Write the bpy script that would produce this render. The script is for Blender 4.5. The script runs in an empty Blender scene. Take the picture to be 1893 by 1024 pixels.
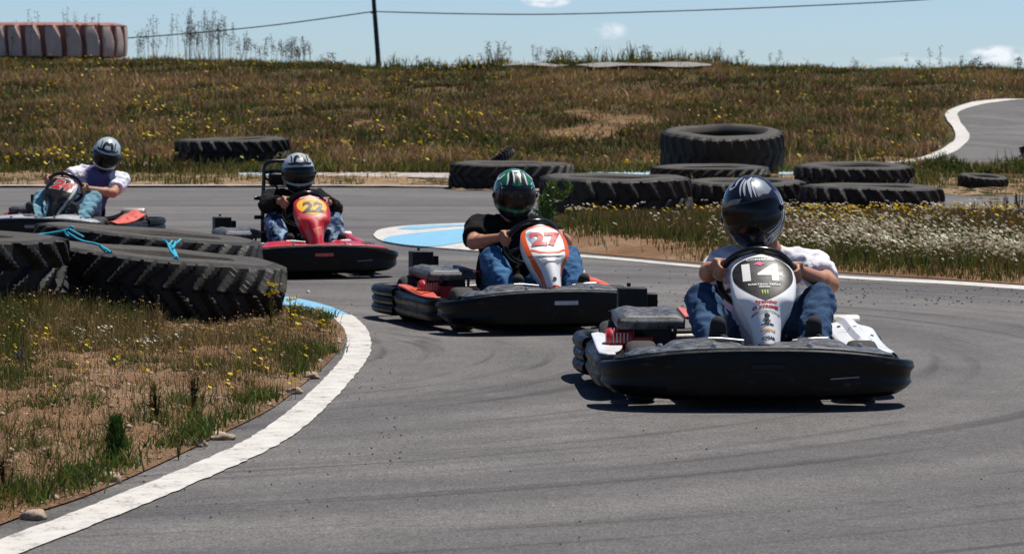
import bpy, bmesh, math, random
import numpy as np
from mathutils import Vector, Matrix, noise as mnoise
from mathutils.geometry import delaunay_2d_cdt

SC = bpy.context.scene
COL = SC.collection
R = math.radians
random.seed(7)
RNG = np.random.default_rng(11)

# ------------------------------------------------------------------ camera, sky, sun, exposure
F = 6000.0                       # focal length in photo pixels (photo is 1893 px wide)
CX, CY = 946.5, 512.0
PITCH = math.atan(322.0 / F)
CAMH = 1.28
cam_d = bpy.data.cameras.new("camera")
cam = bpy.data.objects.new("camera", cam_d)
COL.objects.link(cam)
cam.location = (0, 0, CAMH)
cam.rotation_euler = (R(90) - PITCH, 0, 0)
cam_d.sensor_width = 36.0
cam_d.lens = F / 1893.0 * 36.0
cam_d.clip_end = 20000
cam_d.clip_start = 0.5
cam_d.dof.use_dof = True
cam_d.dof.focus_distance = 14.2
cam_d.dof.aperture_fstop = 13.0
SC.camera = cam

SUN_EL, SUN_AZ = R(69), R(50)    # azimuth from +Y (away from the camera) towards +X
W = bpy.data.worlds.new("World")
SC.world = W
W.use_nodes = True
wn, wl = W.node_tree.nodes, W.node_tree.links
wn.clear()
wout = wn.new("ShaderNodeOutputWorld"); wbg = wn.new("ShaderNodeBackground")
sky = wn.new("ShaderNodeTexSky")
sky.sky_type = 'NISHITA'; sky.sun_disc = False
sky.sun_elevation = SUN_EL; sky.sun_rotation = SUN_AZ
sky.altitude = 700; sky.air_density = 1.0; sky.dust_density = 0.3; sky.ozone_density = 1.0
wbg.inputs[1].default_value = 0.055
wl.new(wbg.outputs[0], wout.inputs[0])
# a few small cumulus clouds low over the hill, laid out by direction in the sky
tc = wn.new("ShaderNodeTexCoord"); sx = wn.new("ShaderNodeSeparateXYZ")
wl.new(tc.outputs['Generated'], sx.inputs[0])
def wmath(op, a, b=None, clamp=False):
    n = wn.new("ShaderNodeMath"); n.operation = op; n.use_clamp = clamp
    for i, v in enumerate((a, b)):
        if v is None: continue
        if isinstance(v, (int, float)): n.inputs[i].default_value = v
        else: wl.new(v, n.inputs[i])
    return n.outputs[0]
ymax = wmath('MAXIMUM', sx.outputs[1], 0.05)
U = wmath('DIVIDE', sx.outputs[0], ymax); V = wmath('DIVIDE', sx.outputs[2], ymax)
cn = wn.new("ShaderNodeTexNoise"); cn.inputs['Scale'].default_value = 170; cn.inputs['Detail'].default_value = 6
cmb = wn.new("ShaderNodeCombineXYZ"); wl.new(U, cmb.inputs[0]); wl.new(wmath('MULTIPLY', V, 1.8), cmb.inputs[1])
wl.new(cmb.outputs[0], cn.inputs['Vector'])
acc = None
for (px, py, su, sv, k) in [(1010, 2, 50, 15, 2.4), (1128, 58, 36, 18, 1.0), (1845, 104, 66, 21, 2.2),
                            (1700, 112, 90, 8, .6), (420, -60, 200, 40, .6), (1500, -90, 260, 50, .8), (2300, 40, 160, 50, 1)]:
    u0, v0 = (px - CX) / F, (190 - py) / F
    a = wmath('POWER', wmath('DIVIDE', wmath('SUBTRACT', U, u0), su / F), 2)
    b = wmath('POWER', wmath('DIVIDE', wmath('SUBTRACT', V, v0), sv / F), 2)
    m = wmath('MULTIPLY', wmath('SUBTRACT', 1.0, wmath('ADD', a, b), clamp=True), k)
    acc = m if acc is None else wmath('MAXIMUM', acc, m)
cm = wmath('MULTIPLY', acc, wmath('MULTIPLY', wmath('SUBTRACT', cn.outputs[0], 0.34), 2.6), clamp=True)
mixc = wn.new("ShaderNodeMixRGB")
tint = wn.new("ShaderNodeMixRGB"); tint.blend_type = 'MULTIPLY'; tint.inputs[0].default_value = 1.0
hr = wn.new("ShaderNodeValToRGB"); he = hr.color_ramp.elements
he[0].position = .02; he[0].color = (.51, .66, .95, 1); he[1].position = .55; he[1].color = (.24, .27, .34, 1)
wl.new(sx.outputs[2], hr.inputs[0]); dbl = wn.new("ShaderNodeMixRGB"); dbl.blend_type = 'MULTIPLY'; dbl.inputs[0].default_value = 1; dbl.inputs[2].default_value = (2, 2, 2, 1)
wl.new(hr.outputs[0], dbl.inputs[1]); wl.new(dbl.outputs[0], tint.inputs[2])
wl.new(sky.outputs[0], tint.inputs[1])
wl.new(cm, mixc.inputs[0]); wl.new(tint.outputs[0], mixc.inputs[1]); mixc.inputs[2].default_value = (14, 14.5, 15.5, 1)
wl.new(mixc.outputs[0], wbg.inputs[0])

sun_d = bpy.data.lights.new("sun", 'SUN'); sun_d.energy = 5.0; sun_d.angle = R(0.53); sun_d.color = (1.0, .95, .88)
sun = bpy.data.objects.new("sun", sun_d); COL.objects.link(sun)
sdir = Vector((math.sin(SUN_AZ) * math.cos(SUN_EL), math.cos(SUN_AZ) * math.cos(SUN_EL), math.sin(SUN_EL)))
sun.rotation_euler = sdir.to_track_quat('Z', 'Y').to_euler()
SC.view_settings.view_transform = 'Standard'
SC.view_settings.look = 'None'
SC.view_settings.exposure = 0.22
SC.view_settings.gamma = 1.0

# ------------------------------------------------------------------ helpers
def sm(a, b, x):
    t = np.clip((np.asarray(x, float) - a) / (b - a), 0, 1)
    return t * t * (3 - 2 * t)

def tag(o, label=None, cat=None, group=None, kind=None):
    if label: o["label"] = label
    if cat: o["category"] = cat
    if group: o["group"] = group
    if kind: o["kind"] = kind
    return o

def empty(name, loc, rz=0.0, label=None, cat=None, group=None):
    o = bpy.data.objects.new(name, None); COL.objects.link(o)
    o.location = loc; o.rotation_euler = (0, 0, rz); o.empty_display_size = .1
    return tag(o, label, cat, group)

def copy_tree(o, parent=None):
    c = o.copy(); COL.objects.link(c); c.parent = parent
    for ch in list(o.children): copy_tree(ch, c)
    return c

class MB:
    def __init__(s): s.v = []; s.f = []; s.m = []; s.mi = 0
    def add(s, vs, fs):
        b = len(s.v); s.v += [tuple(v) for v in vs]
        for f in fs: s.f.append(tuple(i + b for i in f)); s.m.append(s.mi)
        return b
    def box(s, c, size, rot=None, taper=1.0):
        hx, hy, hz = [k / 2 for k in size]
        P = []
        for z in (-1, 1):
            t = taper if z > 0 else 1
            for (x, y) in ((-1, -1), (1, -1), (1, 1), (-1, 1)):
                p = Vector((x * hx * t, y * hy * t, z * hz))
                if rot is not None: p = rot @ p
                P.append(p + Vector(c))
        s.add(P, [(3, 2, 1, 0), (4, 5, 6, 7), (0, 1, 5, 4), (1, 2, 6, 5), (2, 3, 7, 6), (3, 0, 4, 7)])
    def tube(s, pts, r, n=10, closed=False, cap=True):
        pts = [Vector(p) for p in pts]; N = len(pts)
        rr = r if isinstance(r, (list, tuple)) else [r] * N
        up = None; rings = []
        for i, p in enumerate(pts):
            a = pts[i - 1] if (i > 0 or closed) else p
            b = pts[(i + 1) % N] if (i < N - 1 or closed) else p
            d = (b - a).normalized()
            if up is None:
                up = Vector((0, 0, 1)) if abs(d.z) < .9 else Vector((1, 0, 0))
            x = d.cross(up).normalized(); up = x.cross(d).normalized()
            rings.append([p + rr[i] * (math.cos(t) * x + math.sin(t) * up) for t in [2 * math.pi * k / n for k in range(n)]])
        vs = [q for ring in rings for q in ring]; fs = []
        for i in range(N if closed else N - 1):
            j = (i + 1) % N
            for k in range(n):
                fs.append((i * n + k, i * n + (k + 1) % n, j * n + (k + 1) % n, j * n + k))
        if not closed and cap:
            fs.append(tuple(range(n - 1, -1, -1))); fs.append(tuple((N - 1) * n + k for k in range(n)))
        s.add(vs, fs)
    def grid(s, fn, us, vs_, flip=False):
        P = [fn(u, v) for v in vs_ for u in us]; nu = len(us); fs = []
        for j in range(len(vs_) - 1):
            for i in range(nu - 1):
                q = (j * nu + i, j * nu + i + 1, (j + 1) * nu + i + 1, (j + 1) * nu + i)
                fs.append(q[::-1] if flip else q)
        s.add(P, fs)
    def loft(s, rings, closed=True, caps=True):
        n = len(rings[0]); fs = []
        for i in range(len(rings) - 1):
            for k in range(n if closed else n - 1):
                fs.append((i * n + k, i * n + (k + 1) % n, (i + 1) * n + (k + 1) % n, (i + 1) * n + k))
        if caps and closed:
            fs.append(tuple(range(n - 1, -1, -1))); fs.append(tuple((len(rings) - 1) * n + k for k in range(n)))
        s.add([p for r_ in rings for p in r_], fs)
    def lathe(s, prof, n=32, c=(0, 0, 0), axis='z', closed=False):
        c = Vector(c); rings = []
        for (r_, h) in prof:
            ring = []
            for k in range(n):
                t = 2 * math.pi * k / n; a, b = r_ * math.cos(t), r_ * math.sin(t)
                ring.append(c + (Vector((a, b, h)) if axis == 'z' else Vector((h, a, b)) if axis == 'x' else Vector((b, h, a))))
            rings.append(ring)
        if closed: rings.append(rings[0])
        s.loft(rings, True, False)
    def ell(s, c, rad, rot=None, nu=14, nv=9):
        c = Vector(c); vs = []; fs = []
        for j in range(1, nv):
            ph = math.pi * j / nv
            for i in range(nu):
                t = 2 * math.pi * i / nu
                p = Vector((rad[0] * math.sin(ph) * math.cos(t), rad[1] * math.sin(ph) * math.sin(t), rad[2] * math.cos(ph)))
                if rot is not None: p = rot @ p
                vs.append(c + p)
        top = Vector((0, 0, rad[2])); 
        if rot is not None: top = rot @ top
        vs.append(c + top); vs.append(c - top); T, B = len(vs) - 2, len(vs) - 1
        for j in range(nv - 2):
            for i in range(nu):
                fs.append((j * nu + i, (j + 1) * nu + i, (j + 1) * nu + (i + 1) % nu, j * nu + (i + 1) % nu))
        for i in range(nu):
            fs.append((T, i, (i + 1) % nu)); fs.append((B, (nv - 2) * nu + (i + 1) % nu, (nv - 2) * nu + i))
        s.add(vs, fs)
    def cap(s, p0, p1, r0, r1, n=12, ends=(True, True)):
        p0, p1 = Vector(p0), Vector(p1)
        s.tube([p0, p1], [r0, r1], n)
        if ends[0]: s.ell(p0, (r0,) * 3, nu=n, nv=7)
        if ends[1]: s.ell(p1, (r1,) * 3, nu=n, nv=7)
    def mesh(s, name, mats):
        me = bpy.data.meshes.new(name); me.from_pydata(s.v, [], s.f)
        for m in (mats if isinstance(mats, (list, tuple)) else [mats]): me.materials.append(m)
        if max(s.m, default=0): me.polygons.foreach_set('material_index', s.m)
        return me
    def build(s, name, mats, parent=None, smooth=35, bevel=0, seg=2, fix=True):
        me = s.mesh(name, mats)
        if fix:
            bm = bmesh.new(); bm.from_mesh(me); bmesh.ops.recalc_face_normals(bm, faces=bm.faces); bm.to_mesh(me); bm.free()
        if smooth:
            me.polygons.foreach_set('use_smooth', [True] * len(me.polygons)); me.set_sharp_from_angle(angle=R(smooth))
        o = bpy.data.objects.new(name, me); COL.objects.link(o); o.parent = parent
        if bevel:
            b = o.modifiers.new("bevel", 'BEVEL'); b.width = bevel; b.segments = seg; b.limit_method = 'ANGLE'; b.angle_limit = R(40)
        return o

def obj(name, me, parent=None):
    o = bpy.data.objects.new(name, me); COL.objects.link(o); o.parent = parent; return o

def remeshed(mb, vox, smooth_it=3, wr=None):
    """one continuous skin over overlapping volumes"""
    me = mb.mesh("tmp", [None] if False else [bpy.data.materials[0]])
    o = bpy.data.objects.new("tmp", me); COL.objects.link(o)
    m = o.modifiers.new("r", 'REMESH'); m.mode = 'VOXEL'; m.voxel_size = vox; m.use_smooth_shade = True
    s_ = o.modifiers.new("s", 'SMOOTH'); s_.iterations = smooth_it; s_.factor = .5
    dg = bpy.context.evaluated_depsgraph_get()
    out = bpy.data.meshes.new_from_object(o.evaluated_get(dg))
    bpy.data.objects.remove(o); bpy.data.meshes.remove(me)
    if wr:
        n = len(out.vertices); co = np.empty(n * 3); out.vertices.foreach_get('co', co); co = co.reshape(-1, 3)
        no = np.empty(n * 3); out.vertices.foreach_get('normal', no); no = no.reshape(-1, 3)
        amp, freq, st = wr
        d = np.array([mnoise.noise(Vector((c[0] * freq * st[0], c[1] * freq * st[1], c[2] * freq * st[2]))) for c in co])
        d2 = np.array([mnoise.noise(Vector((c[0] * freq * 2.3 + 5, c[1] * freq * 2.3, c[2] * freq * 2.3))) for c in co])
        d3 = np.array([mnoise.noise(Vector((c[0] * 19 + 3, c[1] * 15, c[2] * 24))) for c in co])
        f = amp * ((1 - 2.2 * np.abs(d)) * .9 + .5 * d2 + .45 * (1 - 3 * np.abs(d3)))
        out.vertices.foreach_set('co', (co + no * f[:, None]).ravel())
    out.materials.clear()
    return out

# ------------------------------------------------------------------ materials
class NT:
    def __init__(s, name):
        s.mat = bpy.data.materials.new(name); s.mat.use_nodes = True
        s.n = s.mat.node_tree.nodes; s.l = s.mat.node_tree.links
        s.b = s.n['Principled BSDF']
    def node(s, t, **kw):
        n = s.n.new(t)
        for k, v in kw.items():
            if k.startswith('i_'):
                key = k[2:].replace('_', ' '); n.inputs[int(key) if key.isdigit() else key].default_value = v
            else: setattr(n, k, v)
        return n
    def coord(s, which='Object', scale=(1, 1, 1)):
        t = s.node('ShaderNodeTexCoord'); m = s.node('ShaderNodeMapping'); m.inputs['Scale'].default_value = scale
        s.l.new(t.outputs[which], m.inputs[0]); return m.outputs[0]
    def noise(s, scale, detail=4, rough=.55, vec=None, dist=0):
        n = s.node('ShaderNodeTexNoise'); n.inputs['Scale'].default_value = scale; n.inputs['Detail'].default_value = detail
        n.inputs['Roughness'].default_value = rough; n.inputs['Distortion'].default_value = dist
        if vec is not None: s.l.new(vec, n.inputs['Vector'])
        return n.outputs[0]
    def ramp(s, fac, stops):
        r = s.node('ShaderNodeValToRGB'); e = r.color_ramp.elements
        while len(e) < len(stops): e.new(.5)
        for i, (p, c) in enumerate(stops):
            e[i].position = p; e[i].color = (*c, 1) if len(c) == 3 else c
        s.l.new(fac, r.inputs[0]); return r.outputs[0]
    def mix(s, fac, a, b, mode='MIX'):
        m = s.node('ShaderNodeMixRGB', blend_type=mode)
        for i, v in enumerate((fac, a, b)):
            if isinstance(v, (int, float)): m.inputs[i].default_value = v
            elif isinstance(v, tuple): m.inputs[i].default_value = (*v, 1) if len(v) == 3 else v
            else: s.l.new(v, m.inputs[i])
        return m.outputs[0]
    def math(s, op, a, b=None, clamp=False):
        n = s.node('ShaderNodeMath', operation=op, use_clamp=clamp)
        for i, v in enumerate((a, b)):
            if v is None: continue
            if isinstance(v, (int, float)): n.inputs[i].default_value = v
            else: s.l.new(v, n.inputs[i])
        return n.outputs[0]
    def bump(s, h, strength=.3, dist=.01):
        b = s.node('ShaderNodeBump'); b.inputs['Strength'].default_value = strength; b.inputs['Distance'].default_value = dist
        s.l.new(h, b.inputs['Height']); s.l.new(b.outputs[0], s.b.inputs['Normal'])
    def set(s, **kw):
        for k, v in kw.items():
            key = {'color': 'Base Color', 'rough': 'Roughness', 'metal': 'Metallic', 'spec': 'Specular IOR Level', 'coat': 'Coat Weight', 'alpha': 'Alpha'}[k]
            if isinstance(v, (int, float)): s.b.inputs[key].default_value = v
            elif isinstance(v, tuple): s.b.inputs[key].default_value = (*v, 1)
            else: s.l.new(v, s.b.inputs[key])
        return s

def scuff(name, c, c2, rough=.4, scale=30, metal=0, coat=0, lo=.5, hi=.75, bump=.12, spec=.5):
    """a surface with worn, dusty patches c2 over c"""
    t = NT(name); v = t.coord()
    n1 = t.noise(scale, 6, .65, v); n2 = t.noise(scale * 6, 4, .7, v)
    k = t.math('ADD', t.math('MULTIPLY', n1, .65), t.math('MULTIPLY', n2, .35))
    t.set(color=t.ramp(k, [(lo, c), (hi, c2)]), rough=t.ramp(n1, [(.3, (rough,) * 3), (.75, (min(1, rough + .25),) * 3)]), metal=metal, coat=coat, spec=spec)
    t.bump(n2, bump, .003)
    return t.mat

M = {}
M['black'] = scuff('black_plastic', (.003, .0033, .004), (.030, .032, .036), .36, 14, lo=.55, hi=.85, spec=.32)
M['blackscuff'] = scuff('scuffed_plastic', (.009, .011, .015), (.21, .225, .25), .42, 24, lo=.43, hi=.70, bump=.4)
M['bumper'] = None
M['blackgloss'] = scuff('black_gloss', (.005, .005, .006), (.02, .02, .02), .15, 8)
M['rubber'] = scuff('kart_rubber', (.022, .021, .020), (.075, .070, .064), .75, 20, lo=.4, hi=.7)
M['metal'] = scuff('bare_metal', (.45, .45, .45), (.25, .24, .22), .35, 30, metal=.9)
M['alu'] = scuff('silencer_metal', (.34, .33, .31), (.20, .18, .15), .5, 12, metal=.6)
M['dark'] = scuff('engine_dark', (.010, .010, .010), (.05, .045, .04), .55, 40)
M['redmetal'] = scuff('red_paint', (.42, .012, .018), (.25, .02, .02), .35, 20, coat=.4)
M['white'] = scuff('white_plastic', (.72, .73, .75), (.42, .40, .38), .3, 9, coat=.3, lo=.58, hi=.86)
M['whitep'] = scuff('white_fairing', (.74, .75, .77), (.55, .54, .53), .38, 5, coat=.05, lo=.62, hi=.9, bump=.02)
M['orange'] = scuff('orange_plastic', (.74, .11, .02), (.45, .10, .04), .3, 9, coat=.3, lo=.6, hi=.9, bump=.03)
M['salmon'] = scuff('faded_red_plastic', (.58, .075, .05), (.55, .22, .16), .4, 8, coat=.1, lo=.45, hi=.8, bump=.05)
M['red'] = scuff('red_plastic', (.50, .012, .028), (.58, .14, .16), .3, 8, coat=.3, lo=.56, hi=.88, bump=.05)
M['silver'] = scuff('silver_plastic', (.42, .43, .45), (.28, .28, .28), .3, 9, metal=.3)
M['skin'] = scuff('skin', (.40, .19, .115), (.30, .13, .08), .5, 10, bump=.05)
M['skin'].node_tree.nodes['Principled BSDF'].inputs['Subsurface Weight'].default_value = .05
M['yellow'] = scuff('yellow_sticker', (.80, .42, .01), (.75, .48, .10), .4, 12, lo=.55, hi=.9, bump=.02, spec=.25)
M['plateblack'] = scuff('dark_number_plate', (.012, .012, .013), (.05, .05, .05), .3, 20, lo=.5, hi=.8, bump=.02, spec=.25)
M['inkblack'] = scuff('black_ink', (.012, .012, .012), (.03, .03, .03), .35, 20, bump=0, spec=.25)
M['inkred'] = scuff('red_ink', (.42, .003, .006), (.36, .006, .01), .35, 20, bump=0, spec=.25)
M['inkwhite'] = scuff('white_ink', (.70, .70, .69), (.5, .5, .48), .35, 20, bump=0, spec=.25)
M['inkgrey'] = scuff('grey_ink', (.24, .25, .27), (.15, .15, .16), .35, 20, bump=0, spec=.25)
M['inkorange'] = scuff('orange_ink', (.62, .28, .04), (.5, .2, .03), .35, 20, bump=0, spec=.25)
M['inkgreen'] = scuff('green_ink', (.42, .62, .03), (.3, .5, .03), .35, 20, bump=0, spec=.25)
M['inkpink'] = scuff('pink_ink', (.62, .03, .25), (.5, .03, .2), .35, 20, bump=0, spec=.25)
M['inkblue'] = scuff('pale_blue_ink', (.22, .36, .50), (.3, .4, .5), .35, 20, bump=0, spec=.25)
M['rope'] = scuff('blue_rope', (.012, .32, .46), (.04, .42, .52), .6, 60)
M['sole'] = scuff('shoe_sole', (.26, .25, .24), (.14, .14, .13), .8, 60)
M['shoe'] = scuff('shoe_fabric', (.012, .012, .014), (.03, .03, .03), .8, 60)
M['shoetrim'] = scuff('shoe_trim', (.45, .43, .36), (.3, .28, .24), .8, 60)
M['pole'] = scuff('pole_paint', (.010, .022, .018), (.03, .04, .035), .6, 5)
M['stone'] = scuff('stone', (.42, .34, .26), (.20, .13, .08), .9, 14, lo=.4, hi=.7, bump=.5)
M['whitestone'] = scuff('white_stone', (.62, .58, .52), (.35, .30, .24), .9, 8, lo=.4, hi=.8, bump=.5)

t = NT('scratched_bumper'); v = t.coord('Object', (6, 6, 26)); n = t.noise(2.2, 6, .7, v); v2 = t.coord(); n2 = t.noise(5, 5, .7, v2); n3 = t.noise(120, 3, .7, v2)
k = t.math('ADD', t.math('MULTIPLY', n, .55), t.math('MULTIPLY', n2, .45))
t.set(color=t.ramp(k, [(.50, (.0020, .0022, .0028)), (.58, (.007, .0075, .009)), (.72, (.075, .078, .085))]), rough=t.ramp(k, [(.45, (.34,) * 3), (.65, (.65,) * 3)]), spec=.22)
t.bump(t.math('ADD', n, t.math('MULTIPLY', n3, .3)), .35, .004); M['bumper'] = t.mat
t = NT('blue_white_cotton'); tx = t.node('ShaderNodeTexCoord'); s_ = t.node('ShaderNodeSeparateXYZ'); t.l.new(tx.outputs['Object'], s_.inputs[0])
d_ = t.math('ABSOLUTE', t.math('SUBTRACT', s_.outputs[0], .235)); nn_ = t.noise(14, 4, .6, t.coord())
k = t.math('ADD', d_, t.math('MULTIPLY', t.math('SUBTRACT', nn_, .5), .12))
t.set(color=t.ramp(k, [(.105, (.10, .10, .24)), (.125, (.66, .65, .74))]), rough=.9, spec=.15); t.bump(nn_, .4, .012); M['splittee'] = t.mat
def cloth(name, c, c2, sc=9, weave=.15, lo=.35, hi=.7):
    t = NT(name); v = t.coord(); n = t.noise(sc, 5, .6, v, .6); w = t.noise(420, 2, .5, v); n3 = t.noise(38, 4, .6, v, 1.2)
    t.set(color=t.ramp(n, [(lo, c), (hi, c2)]), rough=.9, spec=.15)
    t.bump(t.math('ADD', t.math('MULTIPLY', w, .12), n3), weave, .012); return t.mat
M['jeans'] = cloth('blue_denim', (.018, .060, .150), (.075, .19, .36), 7, .4)
M['jeansdark'] = cloth('dark_denim', (.014, .035, .085), (.060, .115, .21), 7, .4)
M['jeanspale'] = cloth('pale_denim', (.10, .24, .31), (.24, .42, .50), 7, .4)
M['jeanspatch'] = cloth('bleached_denim', (.010, .025, .06), (.30, .42, .58), 9, .4, .45, .62)
M['blacktee'] = cloth('black_cotton', (.006, .006, .007), (.012, .012, .013), 8, .5)
M['whitetee'] = cloth('white_cotton', (.74, .73, .77), (.66, .65, .70), 8, .5)
M['bluetee'] = cloth('blue_print_cotton', (.055, .055, .16), (.14, .14, .28), 8, .5)

def glass(name, alpha, c=(.012, .010, .010)):
    t = NT(name); t.set(color=c, rough=.2, alpha=alpha, coat=.05, spec=.25); return t.mat
M['visor'] = glass('dark_visor', .995, (.004, .004, .005)); M['visorclear'] = glass('smoky_visor', .70, (.02, .014, .012))

# rubber of the old tractor tyres: dusty, greyer where weathered
t = NT('tractor_rubber'); v = t.coord('Object'); n = t.noise(5, 6, .65, v); n2 = t.noise(60, 4, .6, v)
t.set(color=t.mix(.4, t.ramp(n, [(.3, (.005, .0047, .0046)), (.7, (.020, .0185, .017))]), t.ramp(n2, [(.35, (.005, .005, .005)), (.75, (.034, .031, .027))])),
      rough=t.ramp(n2, [(.3, (.5,) * 3), (.7, (.8,) * 3)]), spec=.3)
t.bump(n2, .35, .006); M['tractor'] = t.mat
t = NT('dusty_sidewall'); v = t.coord('Object'); n = t.noise(4, 6, .7, v); n2 = t.noise(40, 4, .6, v)
t.set(color=t.mix(.5, t.ramp(n, [(.3, (.025, .023, .021)), (.7, (.085, .077, .065))]), t.ramp(n2, [(.3, (.03, .028, .026)), (.75, (.11, .10, .085))])), rough=.75, spec=.3)
t.bump(n2, .3, .006); M['sidewall'] = t.mat
t = NT('red_white_paint'); v = t.coord('UV'); n = t.noise(1.0, 5, .75, t.coord('Object', (2.6, 2.6, .7)))
at = t.node('ShaderNodeAttribute', attribute_name='groove'); 
t.set(color=t.mix(t.math('GREATER_THAN', t.math('ADD', at.outputs['Fac'], t.math('MULTIPLY', n, 1.3)), .96), t.ramp(n, [(.3, (.42, .34, .30)), (.7, (.56, .47, .43))]), t.ramp(n, [(.3, (.17, .045, .035)), (.7, (.34, .16, .13))])), rough=.7)
M['paintedtyre'] = t.mat

# asphalt
t = NT('asphalt'); v = t.coord('Object'); big = t.noise(.35, 4, .6, v); mid = t.noise(3.5, 5, .65, v)
tcd = t.node('ShaderNodeTexCoord'); sp_ = t.node('ShaderNodeSeparateXYZ'); t.l.new(tcd.outputs['Object'], sp_.inputs[0])
dx_ = t.math('SUBTRACT', sp_.outputs[0], -3.4); dy_ = t.math('SUBTRACT', sp_.outputs[1], 16.5)
rad_ = t.math('SQRT', t.math('ADD', t.math('MULTIPLY', dx_, dx_), t.math('MULTIPLY', dy_, dy_))); ang_ = t.math('ARCTAN2', dy_, dx_)
cv = t.node('ShaderNodeCombineXYZ'); t.l.new(t.math('MULTIPLY', rad_, 1.15), cv.inputs[0]); t.l.new(t.math('MULTIPLY', ang_, .55), cv.inputs[1])
st = t.noise(1.0, 3, .55, cv.outputs[0], .3)
cv2 = t.node('ShaderNodeCombineXYZ'); t.l.new(t.math('MULTIPLY', rad_, 7), cv2.inputs[0]); t.l.new(t.math('MULTIPLY', ang_, 1.4), cv2.inputs[1])
skid = t.noise(1.0, 2, .5, cv2.outputs[0], .5); fine = t.noise(95, 3, .75, v); fine2 = t.noise(26, 4, .85, v)
c = t.ramp(fine, [(.36, (.026, .0255, .0255)), (.5, (.110, .107, .106)), (.64, (.30, .293, .29))])
c = t.mix(.5, c, t.ramp(fine2, [(.34, (.035, .034, .034)), (.66, (.19, .183, .18))]))
c = t.mix(.75, c, t.ramp(big, [(.3, (.66, .65, .66)), (.7, (1.22, 1.2, 1.18))]), 'MULTIPLY')
c = t.mix(.65, c, t.ramp(mid, [(.3, (.72, .72, .72)), (.7, (1.22, 1.2, 1.18))]), 'MULTIPLY')
c = t.mix(.7, c, t.ramp(st, [(.36, (.60, .60, .62)), (.60, (1.15, 1.13, 1.10))]), 'MULTIPLY')
c = t.mix(.8, c, t.ramp(skid, [(.30, (.42, .42, .43)), (.45, (1.04, 1.04, 1.04))]), 'MULTIPLY')
t.set(color=c, rough=.82, spec=.35); t.bump(fine, .55, .006); M['asphalt'] = t.mat

# road paint
def paint(name, c, c2, wear=(.06, .06, .055)):
    t = NT(name); v = t.coord('Object'); n = t.noise(7, 6, .7, v); f = t.noise(70, 4, .7, v)
    k = t.math('ADD', t.math('MULTIPLY', n, .45), t.math('MULTIPLY', f, .55))
    col = t.mix(t.ramp(k, [(.54, (0, 0, 0)), (.63, (1, 1, 1))]), t.ramp(n, [(.3, c), (.7, c2)]), wear)
    t.set(color=col, rough=.6); t.bump(f, .3, .003); return t.mat
M['linewhite'] = paint('white_line_paint', (.62, .60, .56), (.46, .43, .39))
M['lineblue'] = paint('blue_line_paint', (.14, .40, .60), (.22, .46, .62))
M['linepale'] = paint('faded_kerb_paint', (.46, .40, .36), (.34, .30, .27), (.25, .17, .11))
M['linepaleblue'] = paint('faded_blue_paint', (.28, .46, .58), (.36, .46, .52), (.25, .17, .11))

# dirt
t = NT('old_track_surface'); t.set(color=t.ramp(t.noise(2, 5, .6, t.coord()), [(.3, (.17, .16, .15)), (.7, (.25, .235, .22))]), rough=.9); M['oldroad'] = t.mat
def _nop(): pass
def dirt(name, cs, sc=1.0, gravel=True, veg=None):
    t = NT(name); v = t.coord('Object'); a = t.noise(.9 * sc, 5, .6, v); b = t.noise(9 * sc, 6, .7, v); f = t.noise(60 * sc, 4, .75, v)
    c = t.ramp(a, [(.32, cs[0]), (.5, cs[1]), (.68, cs[2])])
    c = t.mix(.55, c, t.ramp(b, [(.3, (.55, .52, .5)), (.7, (1.35, 1.32, 1.3))]), 'MULTIPLY')
    c = t.mix(.6, c, t.ramp(f, [(.3, (.5, .48, .46)), (.72, (1.5, 1.5, 1.5))]), 'MULTIPLY')
    if veg: c = t.mix(t.ramp(t.noise(veg[1], 5, .7, v), [(veg[2], (0, 0, 0)), (veg[2] + .12, (1, 1, 1))]), c, veg[0])
    t.set(color=c, rough=.95, spec=.15); t.bump(t.math('ADD', b, t.math('MULTIPLY', f, 1.6)), 1.0, .035); return t.mat
M['dirt'] = dirt('red_dirt', ((.31, .17, .09), (.42, .25, .14), (.52, .35, .22)), 1.0)
M['hill'] = dirt('hill_soil', ((.065, .045, .020), (.10, .065, .030), (.16, .095, .045)), .25, True, ((.040, .045, .014), .35, .46))
M['foliage'] = None
t = NT('plant_tissue'); at = t.node('ShaderNodeAttribute', attribute_name='Col')
t.set(color=at.outputs['Color'], rough=.7, spec=.2)
tr = t.node('ShaderNodeBsdfTranslucent'); t.l.new(at.outputs['Color'], tr.inputs[0]); mx = t.node('ShaderNodeMixShader'); mx.inputs[0].default_value = .30
t.l.new(t.b.outputs[0], mx.inputs[1]); t.l.new(tr.outputs[0], mx.inputs[2]); t.l.new(mx.outputs[0], t.n['Material Output'].inputs[0])
M['plant'] = t.mat
# ------------------------------------------------------------------ terrain
_PY = np.array([0, 56, 60, 66, 72, 79, 90, 102, 112, 118, 124, 132, 150, 200, 400, 3000.])
_PZ = np.array([0, 0, .02, .09, .30, .58, 1.08, 1.72, 2.24, 2.48, 2.64, 2.72, 2.72, 2.2, 0, -20.])
_fy = np.linspace(0, 3000, 12001)
_fz = np.interp(_fy, _PY, _PZ)
_near = _fy < 180
_k = np.ones(17) / 17
_fz2 = np.convolve(np.pad(_fz, 8, 'edge'), _k, 'valid'); _fz = np.where(_near, _fz2, _fz)
_LX = (np.array([-400, 0, 250, 450, 600, 720, 850, 1000, 1150, 1300, 1450, 1600, 1893, 2300]) - CX) / F * 118
_LZ = (np.array([96, 101, 104, 107, 112, 121, 119, 113, 108, 110, 119, 121, 121, 121]) * -1. + 114) * 118 / F
_EX = (np.array([-3000, 820, 840, 1680, 1720, 5000]) - CX) / F * 48
_EY = np.array([49.4, 49.4, 47.2, 47.2, 44.6, 44.6])
def edge_y(x): return np.interp(x, _EX, _EY)
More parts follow.
